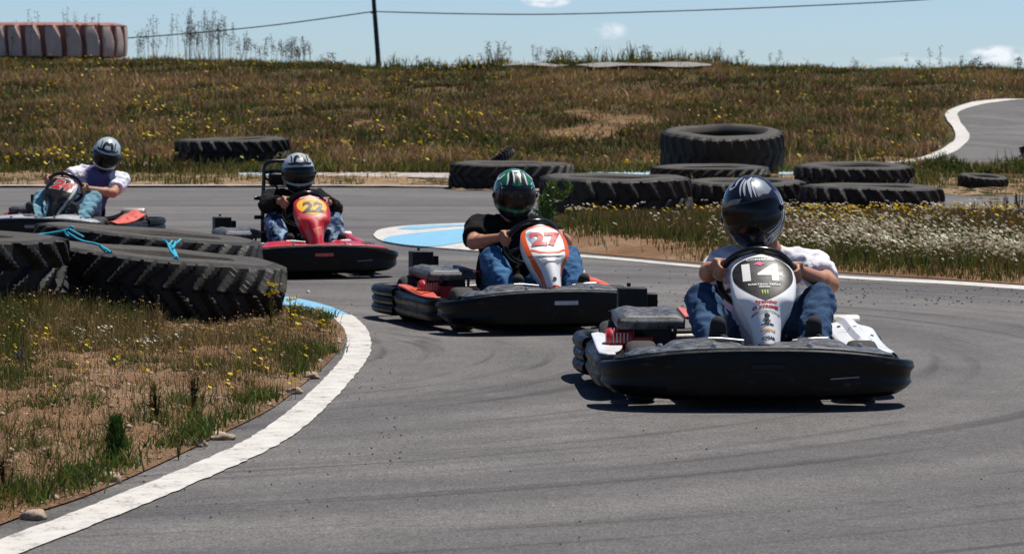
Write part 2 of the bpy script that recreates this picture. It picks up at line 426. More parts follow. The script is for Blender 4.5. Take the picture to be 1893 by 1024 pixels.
def hz(x, y):
    """height of the lie of the land"""
    x = np.asarray(x, float); y = np.asarray(y, float)
    z = np.interp(y, _fy, _fz) + np.interp(x / np.maximum(y, 60) * 118, _LX, _LZ) * sm(80, 120, y) * (1 - sm(150, 220, y))
    z = z + .27 * sm(-1.75, -3.6, x) * sm(14.5, 18.2, y) * (1 - sm(21.9, 24.0, y)) * (1 - sm(-5.0, -9, x))
    w = sm(62, 75, y) * (1 - sm(200, 260, y))
    z = z + w * (.05 * np.sin(x * .9 + y * .35) * np.sin(y * .5 - x * .2) + .04 * np.sin(x * 2.1 - y * .8))
    return z
def ray(px, py):
    u, v = (px - CX) / F, (CY - py) / F
    c, s_ = math.cos(PITCH), math.sin(PITCH)
    d = Vector((u, c + v * s_, -s_ + v * c)); return d / d.y
def G(px, py, dz=0.0):
    """the spot of ground seen at a photo pixel"""
    d = ray(px, py); ys = np.arange(4, 150, .04)
    zz = CAMH + d.z * ys - hz(d.x * ys, ys)
    i = np.nonzero(zz <= 0)[0]
    k = i[0] if len(i) else len(ys) - 1
    yy = ys[k]
    if k > 0:
        a, b = zz[k - 1], zz[k]; yy = ys[k - 1] + (ys[k] - ys[k - 1]) * a / (a - b)
    return Vector((d.x * yy, yy, float(hz(d.x * yy, yy)) + dz))
def AT(px, py, D):
    d = ray(px, py); return Vector((d.x * D, D, CAMH + d.z * D))
def inpoly(x, y, poly):
    x = np.asarray(x); y = np.asarray(y); c = np.zeros(x.shape, bool); n = len(poly)
    for i in range(n):
        x0, y0 = poly[i][:2]; x1, y1 = poly[(i + 1) % n][:2]
        if y0 == y1: continue
        c ^= ((y0 > y) != (y1 > y)) & (x < (x1 - x0) * (y - y0) / (y1 - y0) + x0)
    return c
def polydist(x, y, poly):
    d = np.full(x.shape, 1e9); n = len(poly)
    for i in range(n):
        ax, ay = poly[i][:2]; bx, by = poly[(i + 1) % n][:2]; L = (bx - ax) ** 2 + (by - ay) ** 2 + 1e-12
        t = np.clip(((x - ax) * (bx - ax) + (y - ay) * (by - ay)) / L, 0, 1)
        d = np.minimum(d, np.hypot(x - ax - t * (bx - ax), y - ay - t * (by - ay)))
    return d
def smoothline(P, n=8):
    P = [Vector(p) for p in P]; out = []
    for i in range(len(P) - 1):
        p0, p1, p2, p3 = P[max(i - 1, 0)], P[i], P[i + 1], P[min(i + 2, len(P) - 1)]
        for k in range(n):
            t = k / n
            out.append(.5 * ((2 * p1) + (-p0 + p2) * t + (2 * p0 - 5 * p1 + 4 * p2 - p3) * t * t + (-p0 + 3 * p1 - 3 * p2 + p3) * t ** 3))
    out.append(P[-1]); return out

def grid_mesh(name, xs, ys, zfun, mat, keep=None):
    X, Y = np.meshgrid(xs, ys); Z = zfun(X, Y)
    nx, ny = len(xs), len(ys); I = np.arange(nx * ny).reshape(ny, nx)
    q = np.stack([I[:-1, :-1], I[:-1, 1:], I[1:, 1:], I[1:, :-1]], -1).reshape(-1, 4)
    me = bpy.data.meshes.new(name); me.vertices.add(nx * ny)
    me.vertices.foreach_set('co', np.stack([X, Y, Z], -1).ravel())
    me.loops.add(q.size); me.loops.foreach_set('vertex_index', q.ravel().astype(np.int32))
    me.polygons.add(len(q)); me.polygons.foreach_set('loop_start', np.arange(0, q.size, 4, dtype=np.int32))
    me.polygons.foreach_set('use_smooth', np.ones(len(q), bool)); me.update(calc_edges=True); me.validate()
    me.materials.append(mat); return obj(name, me)

def ground_z(x, y):
    e = edge_y(x); b = .018 * np.sin(x * 7.3 + y * 2) * np.sin(y * 5.1 - x * 3) + .012 * np.sin(x * 17 + y * 11)
    return np.where(y < e, -.08, hz(x, y) - .004 + (.02 + b) * sm(e - .1, e + .5, y) * (1 - sm(1000, 1200, y)))
xs = np.concatenate([np.linspace(-2500, -45, 14)[:-1], np.linspace(-45, -14, 26)[:-1], np.linspace(-14, 26, 330), np.linspace(26, 60, 26)[1:], np.linspace(60, 2500, 14)[1:]])
ys = np.concatenate([np.linspace(-300, 2, 8), np.arange(6, 43, 4.), np.arange(43.6, 62, .2), np.arange(62, 140, .35), np.arange(142, 220, 4.), np.linspace(240, 3000, 14)])
g = grid_mesh('ground', xs, ys, ground_z, M['hill']); tag(g, 'brown weedy hillside rising behind the track', None, None, 'structure')

# the asphalt: one sheet under everything flat
mb = MB(); mb.grid(lambda u, v: (u, v, 0), [-120, -20, 0, 20, 120], [-30, 0, 10, 20, 30, 40, 50, 58]); a = mb.build('track', M['asphalt'], smooth=0)
for p in a.data.polygons: pass
tag(a, 'grey asphalt kart track', None, None, 'structure')

def verge(name, poly, zfun, mat, step, label):
    """raised patch of soil inside the track, lipped at its edge"""
    P = [(p[0], p[1]) for p in poly]; xs_ = [p[0] for p in P]; ys_ = [p[1] for p in P]
    gx, gy = np.meshgrid(np.arange(max(min(xs_), -7), min(max(xs_), 14), step), np.arange(min(ys_), max(ys_), step * 1.6))
    gx = gx.ravel() + RNG.uniform(-.3, .3, gx.size) * step; gy = gy.ravel() + RNG.uniform(-.3, .3, gy.size) * step
    k = inpoly(gx, gy, P); gx, gy = gx[k], gy[k]; d = polydist(gx, gy, P); k = d > step * .5; gx, gy, d = gx[k], gy[k], d[k]
    pts = [Vector(p) for p in P] + [Vector((a_, b_)) for a_, b_ in zip(gx, gy)]
    n = len(P); r = delaunay_2d_cdt(pts, [(i, (i + 1) % n) for i in range(n)], [], 1, 1e-5)
    vx = np.array([q.x for q in r[0]]); vy = np.array([q.y for q in r[0]])
    dd = polydist(vx, vy, P); z = zfun(vx, vy, dd)
    me = bpy.data.meshes.new(name); me.from_pydata(list(zip(vx, vy, z)), [], [f for f in r[2] if len(f) >= 3])
    me.polygons.foreach_set('use_smooth', [True] * len(me.polygons)); me.materials.append(mat)
    bm = bmesh.new(); bm.from_mesh(me); bmesh.ops.recalc_face_normals(bm, faces=bm.faces)
    if sum(f.normal.z for f in bm.faces) < 0: bmesh.ops.reverse_faces(bm, faces=bm.faces)
    bm.to_mesh(me); bm.free()
    return tag(obj(name, me), label, None, None, 'structure')
def rough(x, y, f, a):
    return a * (np.sin(x * f + 1.3 * np.sin(y * f * .7)) * np.sin(y * f * 1.1 + 1.7 * np.sin(x * f * .6)) + .5 * np.sin(x * f * 2.7 + y * f * 1.9) * np.sin(y * f * 3.1 - x * f * 2.2))
ISL1 = [(-900, 1330), (-200, 1075), (0, 972), (150, 922), (290, 862), (400, 808), (500, 758), (560, 712), (600, 678), (630, 644), (639, 618), (628, 600), (600, 587), (560, 579), (500, 572)]
P1 = smoothline([(*G0, ) for G0 in [(lambda d: (d.x * CAMH / -d.z, d.y * CAMH / -d.z, 0))(ray(*p)) for p in ISL1]], 5)
P1 = [(p.x, p.y) for p in P1] + [(-1.75, 20.6), (-2.3, 22.2), (-3.4, 23.6), (-6, 24.3), (-14, 24.5), (-30, 22), (-30, 8)]
def z1(x, y, d): return hz(x, y) + .006 + .05 * sm(0, .35, d) + (rough(x, y, 9, .012) + rough(x, y, 31, .012) + rough(x, y, 57, .009)) * sm(0, .25, d)
verge('verge', P1, z1, M['dirt'], .045, 'bare reddish soil inside the left hand bend')
ISL2 = [(1012, 420), (1022, 445), (1045, 462), (1100, 470), (1200, 479), (1300, 488), (1450, 498), (1600, 508), (1893, 527), (2300, 555)]
P2 = [(lambda d: (d.x * CAMH / -d.z, d.y * CAMH / -d.z, 0))(ray(*p)) for p in ISL2]
P2 = [(p.x, p.y) for p in smoothline(P2, 5)] + [(14, 26), (14, 37), (lambda d: (d.x * CAMH / -d.z, d.y * CAMH / -d.z))(ray(1893, 400)), (lambda d: (d.x * CAMH / -d.z, d.y * CAMH / -d.z))(ray(1700, 396)), (lambda d: (d.x * CAMH / -d.z, d.y * CAMH / -d.z))(ray(1480, 382)), (lambda d: (d.x * CAMH / -d.z, d.y * CAMH / -d.z))(ray(1200, 376)), (lambda d: (d.x * CAMH / -d.z, d.y * CAMH / -d.z))(ray(1025, 382))]
def z2(x, y, d): return .006 + .06 * sm(0, .5, d) + rough(x, y, 5, .02) * sm(0, .4, d)
verge('verge', P2, z2, M['dirt'], .11, 'long soil island between the two arms of track')

# painted lines: two photo edges mapped on to the ground
def ribbon(name, A, B, mat, label, lift=.004, sub=6, thick=0.0):
    A = smoothline([G(*p) for p in A], sub); B = smoothline([G(*p) for p in B], sub); mb = MB()
    n = len(A); vs = []
    for i in range(n):
        for p in (A[i], B[i]): vs.append((p.x, p.y, float(hz(p.x, p.y)) + lift + thick))
    fs = [(2 * i, 2 * i + 1, 2 * i + 3, 2 * i + 2) for i in range(n - 1)]
    mb.add(vs, fs)
    if thick:
        for off in (0, 1):
            w = [(vs[2 * i + off][0], vs[2 * i + off][1], vs[2 * i + off][2]) for i in range(n)]
            lo = [(a_, b_, c_ - thick - lift * .5) for a_, b_, c_ in w]
            mb.add(w + lo, [(i, i + 1, n + i + 1, n + i) for i in range(n - 1)])
    return tag(mb.build(name, mat, smooth=0), label, None, None, 'structure')
inn = [(-260, 1106), (0, 997), (158, 950), (316, 876), (450, 823), (518, 784), (567, 741), (609, 692), (627, 680), (645, 662), (652, 631), (640, 601), (615, 583)]
outr = [(-240, 1145), (0, 1025), (158, 980), (316, 908), (450, 860), (520, 820), (585, 765), (633, 723), (658, 682), (676, 662), (685, 631), (676, 604), (646, 583)]
cl_ = [(G(*a) + G(*b)) / 2 for a, b in zip(inn, outr)]; cl_ = smoothline(cl_, 14)
for _ in range(200): cl_ = [cl_[0]] + [(cl_[i - 1] + cl_[i] * 2 + cl_[i + 1]) / 4 for i in range(1, len(cl_) - 1)] + [cl_[-1]]
vs = []
for i, p in enumerate(cl_):
    d_ = cl_[min(i + 1, len(cl_) - 1)] - cl_[max(i - 1, 0)]; d_.z = 0; d_.normalize(); w_ = .080 - .014 * float(sm(10.5, 15, p.y)) + .0035 * math.sin(i * 1.7) * math.sin(i * .6) + random.uniform(-.0022, .0022)
    for s_ in (-1, 1): w2 = w_ + random.uniform(-.003, .002); vs.append((p.x - d_.y * w2 * s_, p.y + d_.x * w2 * s_, .005))
mb = MB(); mb.add(vs, [(2 * i, 2 * i + 1, 2 * i + 3, 2 * i + 2) for i in range(len(cl_) - 1)])
tag(mb.build('track_line', M['linewhite'], smooth=0), 'wide white edge line round the left hand bend', None, None, 'structure')
ribbon('track_line', [(615, 583), (573, 569), (515, 564), (440, 560)], [(646, 583), (609, 567), (548, 552), (470, 541)], M['lineblue'], 'blue end of the bend line behind the tractor tyre')
ribbon('track_line', [(1052, 470), (1150, 478), (1300, 492), (1450, 503), (1600, 513), (1750, 520), (1893, 529), (2100, 543)],
       [(1052, 474), (1150, 482), (1300, 496), (1450, 507.5), (1600, 518), (1750, 526), (1893, 536), (2100, 551)], M['linewhite'], 'thin white line along the flowery island')
ribbon('track_line', [(-300, 344), (0, 345), (300, 345), (600, 345), (830, 347), (960, 353), (1060, 354)],
       [(-300, 346), (0, 347), (300, 347), (600, 346.6), (830, 348.8), (960, 355), (1060, 356)], M['linepale'], 'far white line across the track beyond the karts', lift=.03)
# kerb seen left of the orange kart
def sheet(name, pts, mat, z, label, kind='structure', sub=5, lip=0):
    P = smoothline([(lambda d: Vector((d.x * CAMH / -d.z, d.y * CAMH / -d.z, z)))(ray(*p)) for p in pts + [pts[0]]], sub)[:-1]
    mb = MB(); n = len(P); mb.add(P, [tuple(range(n))])
    if lip: mb.add(list(P) + [Vector((p.x, p.y, 0)) for p in P], [(i, (i + 1) % n, n + (i + 1) % n, n + i) for i in range(n)])
    return tag(mb.build(name, mat, smooth=0), label, None, None, kind)
sheet('kerb', [(690, 437), (704, 426), (760, 419), (893, 413), (980, 409), (1030, 409), (1036, 440), (1030, 470), (1000, 472), (893, 467), (840, 463), (760, 456), (705, 447)], M['linewhite'], .014, 'white painted kerb apron behind the orange kart', lip=1)
sheet('kerb_stripe', [(708, 449), (722, 440), (800, 431), (893, 423), (1000, 418), (1000, 428), (893, 441), (850, 452), (800, 459), (750, 456)], M['lineblue'], .018, 'broad blue stripe across the kerb apron')
sheet('kerb_stripe', [(735, 426), (760, 421), (830, 418.5), (893, 416.5), (893, 418), (815, 423), (770, 427)], M['lineblue'], .018, 'narrow blue stripe at the far side of the kerb')
# far painted band and the pale track beyond it
ribbon('far_kerb', [(560, 317), (640, 318), (740, 320), (830, 322), (960, 324), (1120, 324)], [(560, 329), (640, 329), (740, 331), (830, 333), (960, 336), (1120, 336)], M['linepale'], 'faded white painted band at the foot of the hill', .035)
ribbon('far_kerb', [(440, 320), (480, 318), (530, 317), (560, 317)], [(440, 326), (480, 328), (530, 329), (560, 329)], M['linepaleblue'], 'faded blue end of the painted band behind kart 22', .036)
ribbon('far_kerb', [(1090, 323), (1130, 321), (1180, 321), (1215, 322)], [(1080, 327), (1130, 331), (1180, 332), (1215, 333)], M['linepaleblue'], 'pale blue painted patch between the far tyres', .044)
ribbon('far_kerb', [(1440, 318), (1480, 316), (1560, 314), (1640, 309), (1692, 300)], [(1440, 328), (1480, 326), (1560, 321), (1640, 314), (1705, 303)], M['linepaleblue'], 'pale blue kerb running to the uphill road', .05)
ribbon('far_path', [(60, 302), (150, 299), (250, 303), (340, 306)], [(60, 307), (150, 305), (250, 309), (340, 311)], M['linepale'], 'pale dusty path at the foot of the hill', .04)
# hill road on the right
Ledge = [(1600, 312), (1690, 303), (1737, 291), (1764, 276), (1779, 260), (1774, 243), (1762, 226), (1759, 215), (1775, 205), (1800, 197), (1840, 191), (1893, 188), (2000, 186)]
L2 = smoothline([Vector((*p, 0)) for p in Ledge], 6)
mb = MB(); vs = []; nW = 26
for p in L2:
    for k in range(nW + 1):
        q = G(p.x + (2700 - p.x) * (k / nW) ** 1.3, p.y); vs.append((q.x, q.y, float(hz(q.x, q.y)) + .055))
mb.add(vs, [(i * (nW + 1) + k, i * (nW + 1) + k + 1, (i + 1) * (nW + 1) + k + 1, (i + 1) * (nW + 1) + k) for i in range(len(L2) - 1) for k in range(nW)])
tag(mb.build('hill_road', M['asphalt'], smooth=60), 'grey asphalt road curving up the hill at the right', None, None, 'structure')
rl = smoothline([G(*p) for p in Ledge], 6); vs = []
for i, p in enumerate(rl):
    d = (rl[min(i + 1, len(rl) - 1)] - rl[max(i - 1, 0)]); d.z = 0; d.normalize(); nrm = Vector((d.y, -d.x, 0))
    f_ = abs(d.x); w = .14 + .15 * f_
    for s_ in (-1, 1):
        q = p + nrm * s_ * w; vs.append((q.x, q.y, float(hz(q.x, q.y)) + .07))
mb = MB(); mb.add(vs, [(2 * i, 2 * i + 1, 2 * i + 3, 2 * i + 2) for i in range(len(rl) - 1)])
tag(mb.build('track_line', M['linewhite'], smooth=0), 'white S shaped edge line of the hill road', None, None, 'structure')
ribbon('crest_path', [(722, 127), (800, 125.5), (1000, 126), (1150, 127), (1315, 129.5)], [(722, 130), (800, 131), (1000, 132), (1150, 132.5), (1315, 132)], M['oldroad'], 'pale strip of track crossing just below the crest', .20)
# bare sandy patches on the hill
def patch(px, py, w, h):
    return [(px + w * math.cos(a_) * (1 + .25 * math.sin(3 * a_ + px)), py + h * math.sin(a_) * (1 + .3 * math.cos(2 * a_ + py))) for a_ in np.linspace(0, 2 * math.pi, 16, endpoint=False)]
BARE = []
for (px, py, w, h) in [(1085, 247, 80, 16), (1120, 218, 85, 9), (1180, 226, 55, 8), (1065, 210, 30, 3), (668, 228, 20, 5), (1720, 268, 28, 8), (1640, 298, 60, 5), (350, 212, 34, 3), (1740, 290, 22, 5)]:
    BARE.append([tuple(G(*q)[:2]) for q in patch(px, py, w, h)])

# ------------------------------------------------------------------ vegetation as mass
def blades(name, X, Y, Z, Hh, Wd, col, label, lean=.35, seg=2, cat=None):
    n = len(X); az = RNG.uniform(0, 2 * np.pi, n); fa = RNG.uniform(-.9, .9, n)   # the blade's flat side
    dx, dy = np.cos(az), np.sin(az); wx, wy = np.cos(fa), np.sin(fa)
    le = RNG.uniform(.05, 1, n) * lean * Hh
    lv = [(0, 1.0, 0), (.55, .75, .3), (1, .12, 1)]
    V = np.empty((n, 6, 3))
    for k, (t_, w_, b_) in enumerate(lv):
        cx_, cy_, cz_ = X + dx * le * b_, Y + dy * le * b_, Z + Hh * t_
        for s_, sg in enumerate((-1, 1)):
            V[:, 2 * k + s_, 0] = cx_ + sg * wx * Wd * w_ * .5; V[:, 2 * k + s_, 1] = cy_ + sg * wy * Wd * w_ * .5; V[:, 2 * k + s_, 2] = cz_
    base = np.arange(n)[:, None] * 6
    q = np.concatenate([base + np.array([[0, 1, 3, 2]]), base + np.array([[2, 3, 5, 4]])], 0)
    return V.reshape(-1, 3), q, np.repeat(col, 6, 0)
def blobs(X, Y, Z, r, col):
    """small flower heads: crossed little quads facing about"""
    n = len(X); V = np.empty((n, 8, 3))
    for j in range(2):
        a = RNG.uniform(0, np.pi, n) if j == 0 else a + 1.4
        ux, uy = np.cos(a), np.sin(a); tz = RNG.uniform(.25, .6, n)
        cs = [(-1, -1), (1, -1), (1, 1), (-1, 1)]
        for k, (p, q_) in enumerate(cs):
            V[:, 4 * j + k, 0] = X + r * (p * ux - q_ * uy * .8); V[:, 4 * j + k, 1] = Y + r * (p * uy + q_ * ux * .8); V[:, 4 * j + k, 2] = Z + r * (q_ * tz + p * (.3 if j else -.3))
    base = np.arange(n)[:, None] * 8
    q = np.concatenate([base + np.array([[0, 1, 2, 3]]), base + np.array([[4, 5, 6, 7]])], 0)
    return V.reshape(-1, 3), q, np.repeat(col, 8, 0)
def mass(name, chunks, label, kind='stuff', cat=None, parent=None, mat=None):
    off = 0; Vs, Qs, Cs = [], [], []
    for (V_, q_, c_) in chunks:
        Vs.append(V_); Qs.append(q_ + off); Cs.append(c_); off += len(V_)
    V_ = np.concatenate(Vs); q_ = np.concatenate(Qs).astype(np.int32); c_ = np.concatenate(Cs)
    me = bpy.data.meshes.new(name); me.vertices.add(len(V_)); me.vertices.foreach_set('co', V_.ravel())
    me.loops.add(q_.size); me.loops.foreach_set('vertex_index', q_.ravel()); me.polygons.add(len(q_))
    me.polygons.foreach_set('loop_start', np.arange(0, q_.size, 4, dtype=np.int32)); me.update(calc_edges=True)
    at_ = me.color_attributes.new('Col', 'FLOAT_COLOR', 'POINT'); at_.data.foreach_set('color', np.concatenate([c_, np.ones((len(c_), 1))], 1).ravel())
    me.materials.append(mat or M['plant']); o = obj(name, me, parent)
    return tag(o, label, cat, None, kind)
def pick(n, cols, w=None, jit=.3):
    cols = np.array(cols); k = RNG.choice(len(cols), n, p=None if w is None else np.array(w) / sum(w)); c = cols[k]
    return c * RNG.uniform(1 - jit, 1 + jit, (n, 1))
def nz(x, y, f, s=0):
    return np.array([mnoise.noise(Vector((a * f, b * f, s))) for a, b in zip(x, y)])
GREEN = (.080, .115, .020); DGREEN = (.034, .060, .014); OLIVE = (.14, .13, .030); STRAW = (.38, .28, .12); BROWN = (.17, .10, .042); RUST = (.20, .095, .045); PURP = (.15, .085, .075)
TAN = (.29, .20, .095)
YEL = (.72, .55, .015); WHT = (.72, .70, .60)

# hill
n = 420000
y = 57 + (123 - 57) * RNG.random(n) ** 1.05; x = (RNG.uniform(-1430, 1430, n)) / F * y
y = np.maximum(y, edge_y(x) + 8)
coarse = nz(x[::1], y[::1] * .55, .22); fine = nz(x, y * .6, 1.1, 3)
gr = coarse * 1.1 + fine * .8
keep = RNG.random(n) < np.clip(.62 + gr * .7, .12, 1)
for b in BARE: keep &= ~(inpoly(x, y, b) & (RNG.random(n) < .80))
road = [tuple(p[:2]) for p in rl] + [(60, rl[-1].y), (60, rl[0].y)]
keep &= ~inpoly(x, y, road)
keep &= ~((polydist(x, y, road) < .35) & (x > 6))
x, y, gr, coarse, fine = x[keep], y[keep], gr[keep], coarse[keep], fine[keep]; n = len(x)
c1 = 1.15 * pick(n, [BROWN, RUST, PURP, TAN, OLIVE, STRAW], [5, 3, 2.4, 2.4, 2.6, 1.1]); c2 = pick(n, [GREEN, DGREEN, OLIVE, BROWN], [2, 3, 4, 1.6])
k = (fine + .7 * coarse + RNG.normal(0, .16, n) - .35 * (sm(66, 58, y) + sm(108, 120, y)) > .06)[:, None]
col = np.where(k, c1, c2) * (1 + .55 * np.clip(coarse * 1.6 + nz(x, y * .5, .5, 12), -.8, .8))[:, None]
hh = RNG.uniform(.06, .22, n) * (1 + .7 * np.clip(fine, -1, 1)); hh[RNG.random(n) < .015] *= 2.0
chunks = [blades('', x, y, hz(x, y) - .01, hh, RNG.uniform(.016, .045, n), col, '', .9)]
mass('hill_grass', chunks, 'dry brown and green grass covering the hillside')
n = 15000; y = RNG.uniform(57.5, 122, n); x = RNG.uniform(-1430, 1430, n) / F * y
d = nz(x, y * .5, .45, 9); pxx = x / y * F + CX
keep = RNG.random(n) < np.clip((d + .12) * 1.6, .03, 1) * np.where(pxx < 950, .9, .38)
for b in BARE: keep &= ~inpoly(x, y, b)
keep &= ~inpoly(x, y, road)
x, y = x[keep], y[keep]; n = len(x)
fl = pick(n, [YEL, (.62, .50, .10), (.45, .40, .2)], [6, 2, 2], .2)
mass('hill_wildflowers', [blobs(x, y, hz(x, y) + RNG.uniform(.15, .33, n), RNG.uniform(.010, .036, n), fl)], 'yellow wildflowers dotted over the hillside')

# far verge (foot of the hill)
n = 42000; x = RNG.uniform(-9.5, 11.5, n); y = edge_y(x) + .12 + RNG.random(n) * 11
pxx = x / y * F + CX; pyy = 190 + 7680 / y
d = nz(x, y * .8, .9, 5)
dens = np.clip(d * 1.6 + .15, .02, 1) * np.where(pxx < 470, 1.3, np.where(pxx > 1690, 1.7, .45)) * np.where((pyy > 317) & (pyy < 332) & (pxx > 440) & (pxx < 1690), .03, 1)
k = (RNG.random(n) < dens) & ~inpoly(x, y, road); x, y, pxx = x[k], y[k], pxx[k]; n = len(x)
mass('verge_grass', [blades('', x, y, hz(x, y) - .01, RNG.uniform(.05, .20, n) * np.where((pxx > 1730) & (pxx < 1890) & (y < 48.5), .45, 1), RNG.uniform(.008, .02, n), pick(n, [GREEN, OLIVE, STRAW, DGREEN, TAN], [3, 4, 3, 2, 1.5]), '', .6)], 'green and straw tufts on the strip beyond the track')
# dirt sheet for that strip
mb = MB()
vs = []; xs_ = np.linspace(-11, 13, 160); rows = 12
for j in range(rows + 1):
    for xx in xs_:
        e = float(edge_y(xx)) + .02 + j / rows * (9.6 - 1.4 * math.sin(xx * .8)) ; vs.append((xx, e, float(ground_z(np.array(xx), np.array(max(e, edge_y(xx) + .001)))) + .012 + .006 * math.sin(xx * 9 + j)))
mb.add(vs, [(j * 160 + i, j * 160 + i + 1, (j + 1) * 160 + i + 1, (j + 1) * 160 + i) for j in range(rows) for i in range(159)])
M['sand'] = dirt('sandy_soil', ((.30, .19, .11), (.42, .29, .17), (.46, .34, .21)), .6, True, ((.10, .095, .035), 1.4, .55))
M['hillsand'] = dirt('hill_sand', ((.20, .12, .06), (.27, .165, .085), (.33, .21, .12)), .5, True, ((.09, .07, .03), 1.1, .5))
tag(mb.build('sandy_verge', M['sand'], smooth=80), 'pale sandy soil strip along the far side of the track', None, None, 'structure')
for b in BARE[:]:
    P = b; mb = MB(); cxp = sum(p[0] for p in P) / len(P); cyp = sum(p[1] for p in P) / len(P); vs = [(cxp, cyp, float(hz(cxp, cyp)) + .05)]
    for r_ in (.35, .7, 1.0):
        for p in P: qx, qy = cxp + (p[0] - cxp) * r_, cyp + (p[1] - cyp) * r_; vs.append((qx, qy, float(hz(qx, qy)) + (.05 if r_ < 1 else -.02)))
    m_ = len(P); fs = [(0, 1 + i, 1 + (i + 1) % m_) for i in range(m_)] + [(1 + r_ * m_ + i, 1 + (r_ + 1) * m_ + i, 1 + (r_ + 1) * m_ + (i + 1) % m_, 1 + r_ * m_ + (i + 1) % m_) for r_ in (0, 1) for i in range(m_)]
    mb.add(vs, fs); tag(mb.build('bare_patch', M['hillsand'], smooth=80), 'bare sandy patch on the hillside', None, 'bare soil patches', 'structure')

def capz(x, y): return np.clip(1.28 - (212 - 8 * RNG.random(len(x))) * y / 6000, .045, .3)
# island 2: brown weeds, white flowers along the near edge
n = 150000; x = RNG.uniform(.2, 8.0, n); y = RNG.uniform(22, 41, n); k = inpoly(x, y, P2); x, y = x[k], y[k]
d = polydist(x, y, P2); g_ = nz(x, y * .6, .9, 2); pxx = x / y * F + CX
nearEdge = 190 + 7680 / y - np.interp(pxx, [p[0] for p in ISL2], [p[1] for p in ISL2])   # <0 inside
k = (RNG.random(len(x)) < np.clip(.72 + g_, .2, 1)) & ~((pxx < 1330) & (nearEdge > -20) & (RNG.random(len(x)) < .93)) & (nearEdge < -4)
x, y, d, g_, pxx, nearEdge = x[k], y[k], d[k], g_[k], pxx[k], nearEdge[k]; n = len(x)
c1 = pick(n, [BROWN, PURP, TAN, OLIVE, RUST], [4, 2, 2, 3, 2]); c2 = pick(n, [GREEN, DGREEN, OLIVE], [3, 3, 3])
low = sm(-70, -20, nearEdge)
col = np.where(((g_ + RNG.normal(0, .22, n) - low * .2) > -.12)[:, None], c1, c2)
ch = [blades('', x, y, z2(x, y, d) - .01, np.minimum(RNG.uniform(.08, .24, n) * (1 - .35 * low), capz(x, y)), RNG.uniform(.005, .012, n), col, '', .5)]
m = 60000; ex = RNG.uniform(1.2, 8.0, m); ey = RNG.uniform(22, 30, m); k = inpoly(ex, ey, P2); ex, ey = ex[k], ey[k]; ed = polydist(ex, ey, P2); epx = ex / ey * F + CX
ene = 190 + 7680 / ey - np.interp(epx, [p[0] for p in ISL2], [p[1] for p in ISL2]); k = (ene > -26) & (ene < -1) & (RNG.random(len(ex)) < np.clip((epx - 1230) / 200, .06, 1)); ex, ey, ed = ex[k], ey[k], ed[k]; m = len(ex)
ch.append(blades('', ex, ey, z2(ex, ey, ed) - .01, RNG.uniform(.03, .11, m), RNG.uniform(.005, .011, m), pick(m, [GREEN, OLIVE, TAN, DGREEN], [3, 4, 2, 2]), '', .8))
mass('island_grass', ch, 'brown and green weeds on the long island')
k = RNG.random(len(x)) < .22 * sm(-90, -35, nearEdge) * (1 - sm(-12, -5, nearEdge)) * np.clip((pxx - 1290) / 330, .01, 1) * np.clip(.9 + 1.6 * nz(x, y, 2.2, 4), .15, 1.4)
xx, yy = x[k], y[k]; m = len(xx)
k2 = (RNG.random(len(x)) < .035 * np.clip(.4 + 2 * g_, .2, 1.5)) & (nearEdge < -45); x2, y2 = x[k2], y[k2]
k3 = (RNG.random(len(x)) < np.where(pxx > 1400, .009, .003)); x3, y3 = x[k3], y[k3]
rp = lambda a, q: np.repeat(a, q)
cl = 3; sp = lambda a, s_: np.repeat(a, cl) + RNG.normal(0, s_, len(a) * cl)
ch = [blobs(sp(xx, .02), sp(yy, .02), np.repeat(z2(xx, yy, polydist(xx, yy, P2)), cl) + RNG.uniform(.05, .19, m * cl), RNG.uniform(.004, .014, m * cl), pick(m * cl, [WHT, (.6, .56, .42), (.5, .5, .36)], [5, 3, 2], .15)),
      blobs(x2, y2, z2(x2, y2, polydist(x2, y2, P2)) + np.minimum(RNG.uniform(.14, .27, len(x2)), capz(x2, y2) + .02), RNG.uniform(.007, .016, len(x2)), pick(len(x2), [YEL, (.6, .5, .1)], [4, 1], .2)),
      blobs(sp(x3, .025), sp(y3, .02), np.repeat(z2(x3, y3, polydist(x3, y3, P2)), cl) + np.minimum(RNG.uniform(.14, .27, len(x3) * cl), np.repeat(capz(x3, y3), cl) + .05), RNG.uniform(.006, .012, len(x3) * cl), pick(len(x3) * cl, [WHT], None, .15))]
mass('island_wildflowers', ch, 'white and yellow wildflowers crowding the long island')

# island 1: foreground
n = 230000; x = RNG.uniform(-3.4, -.5, n); y = 8.2 + 12.5 * RNG.random(n) ** 1.1; k = inpoly(x, y, P1); x, y = x[k], y[k]
d = polydist(x, y, P1); pxx = x / y * F + CX; pyy = 190 + (CAMH - hz(x, y)) * F / y
g_ = nz(x, y * .5, 2.6, 7) + .5 * nz(x, y * .5, 7, 8)
up = sm(700, 600, pyy); bare = sm(.0, 1, np.exp(-(((pxx - 150) / 260) ** 2 + ((pyy - 770) / 110) ** 2)) * 1.25)
leftg = sm(110, 20, pxx) * sm(820, 700, pyy)
dens = np.clip(.34 + .55 * up + g_ * .6 - .32 * bare + .4 * leftg, .07, 1) * sm(.0, .12, d)
k = RNG.random(len(x)) < dens * 1.15
x, y, d, g_, pxx, pyy, up, leftg = [q[k] for q in (x, y, d, g_, pxx, pyy, up, leftg)]; n = len(x)
gg = .9 * leftg + .9 * np.exp(-((pxx - 170) / 120) ** 2 - ((pyy - 585) / 40) ** 2) + .5 * sm(.45, .05, d) + g_ * .8 + RNG.normal(0, .25, n)
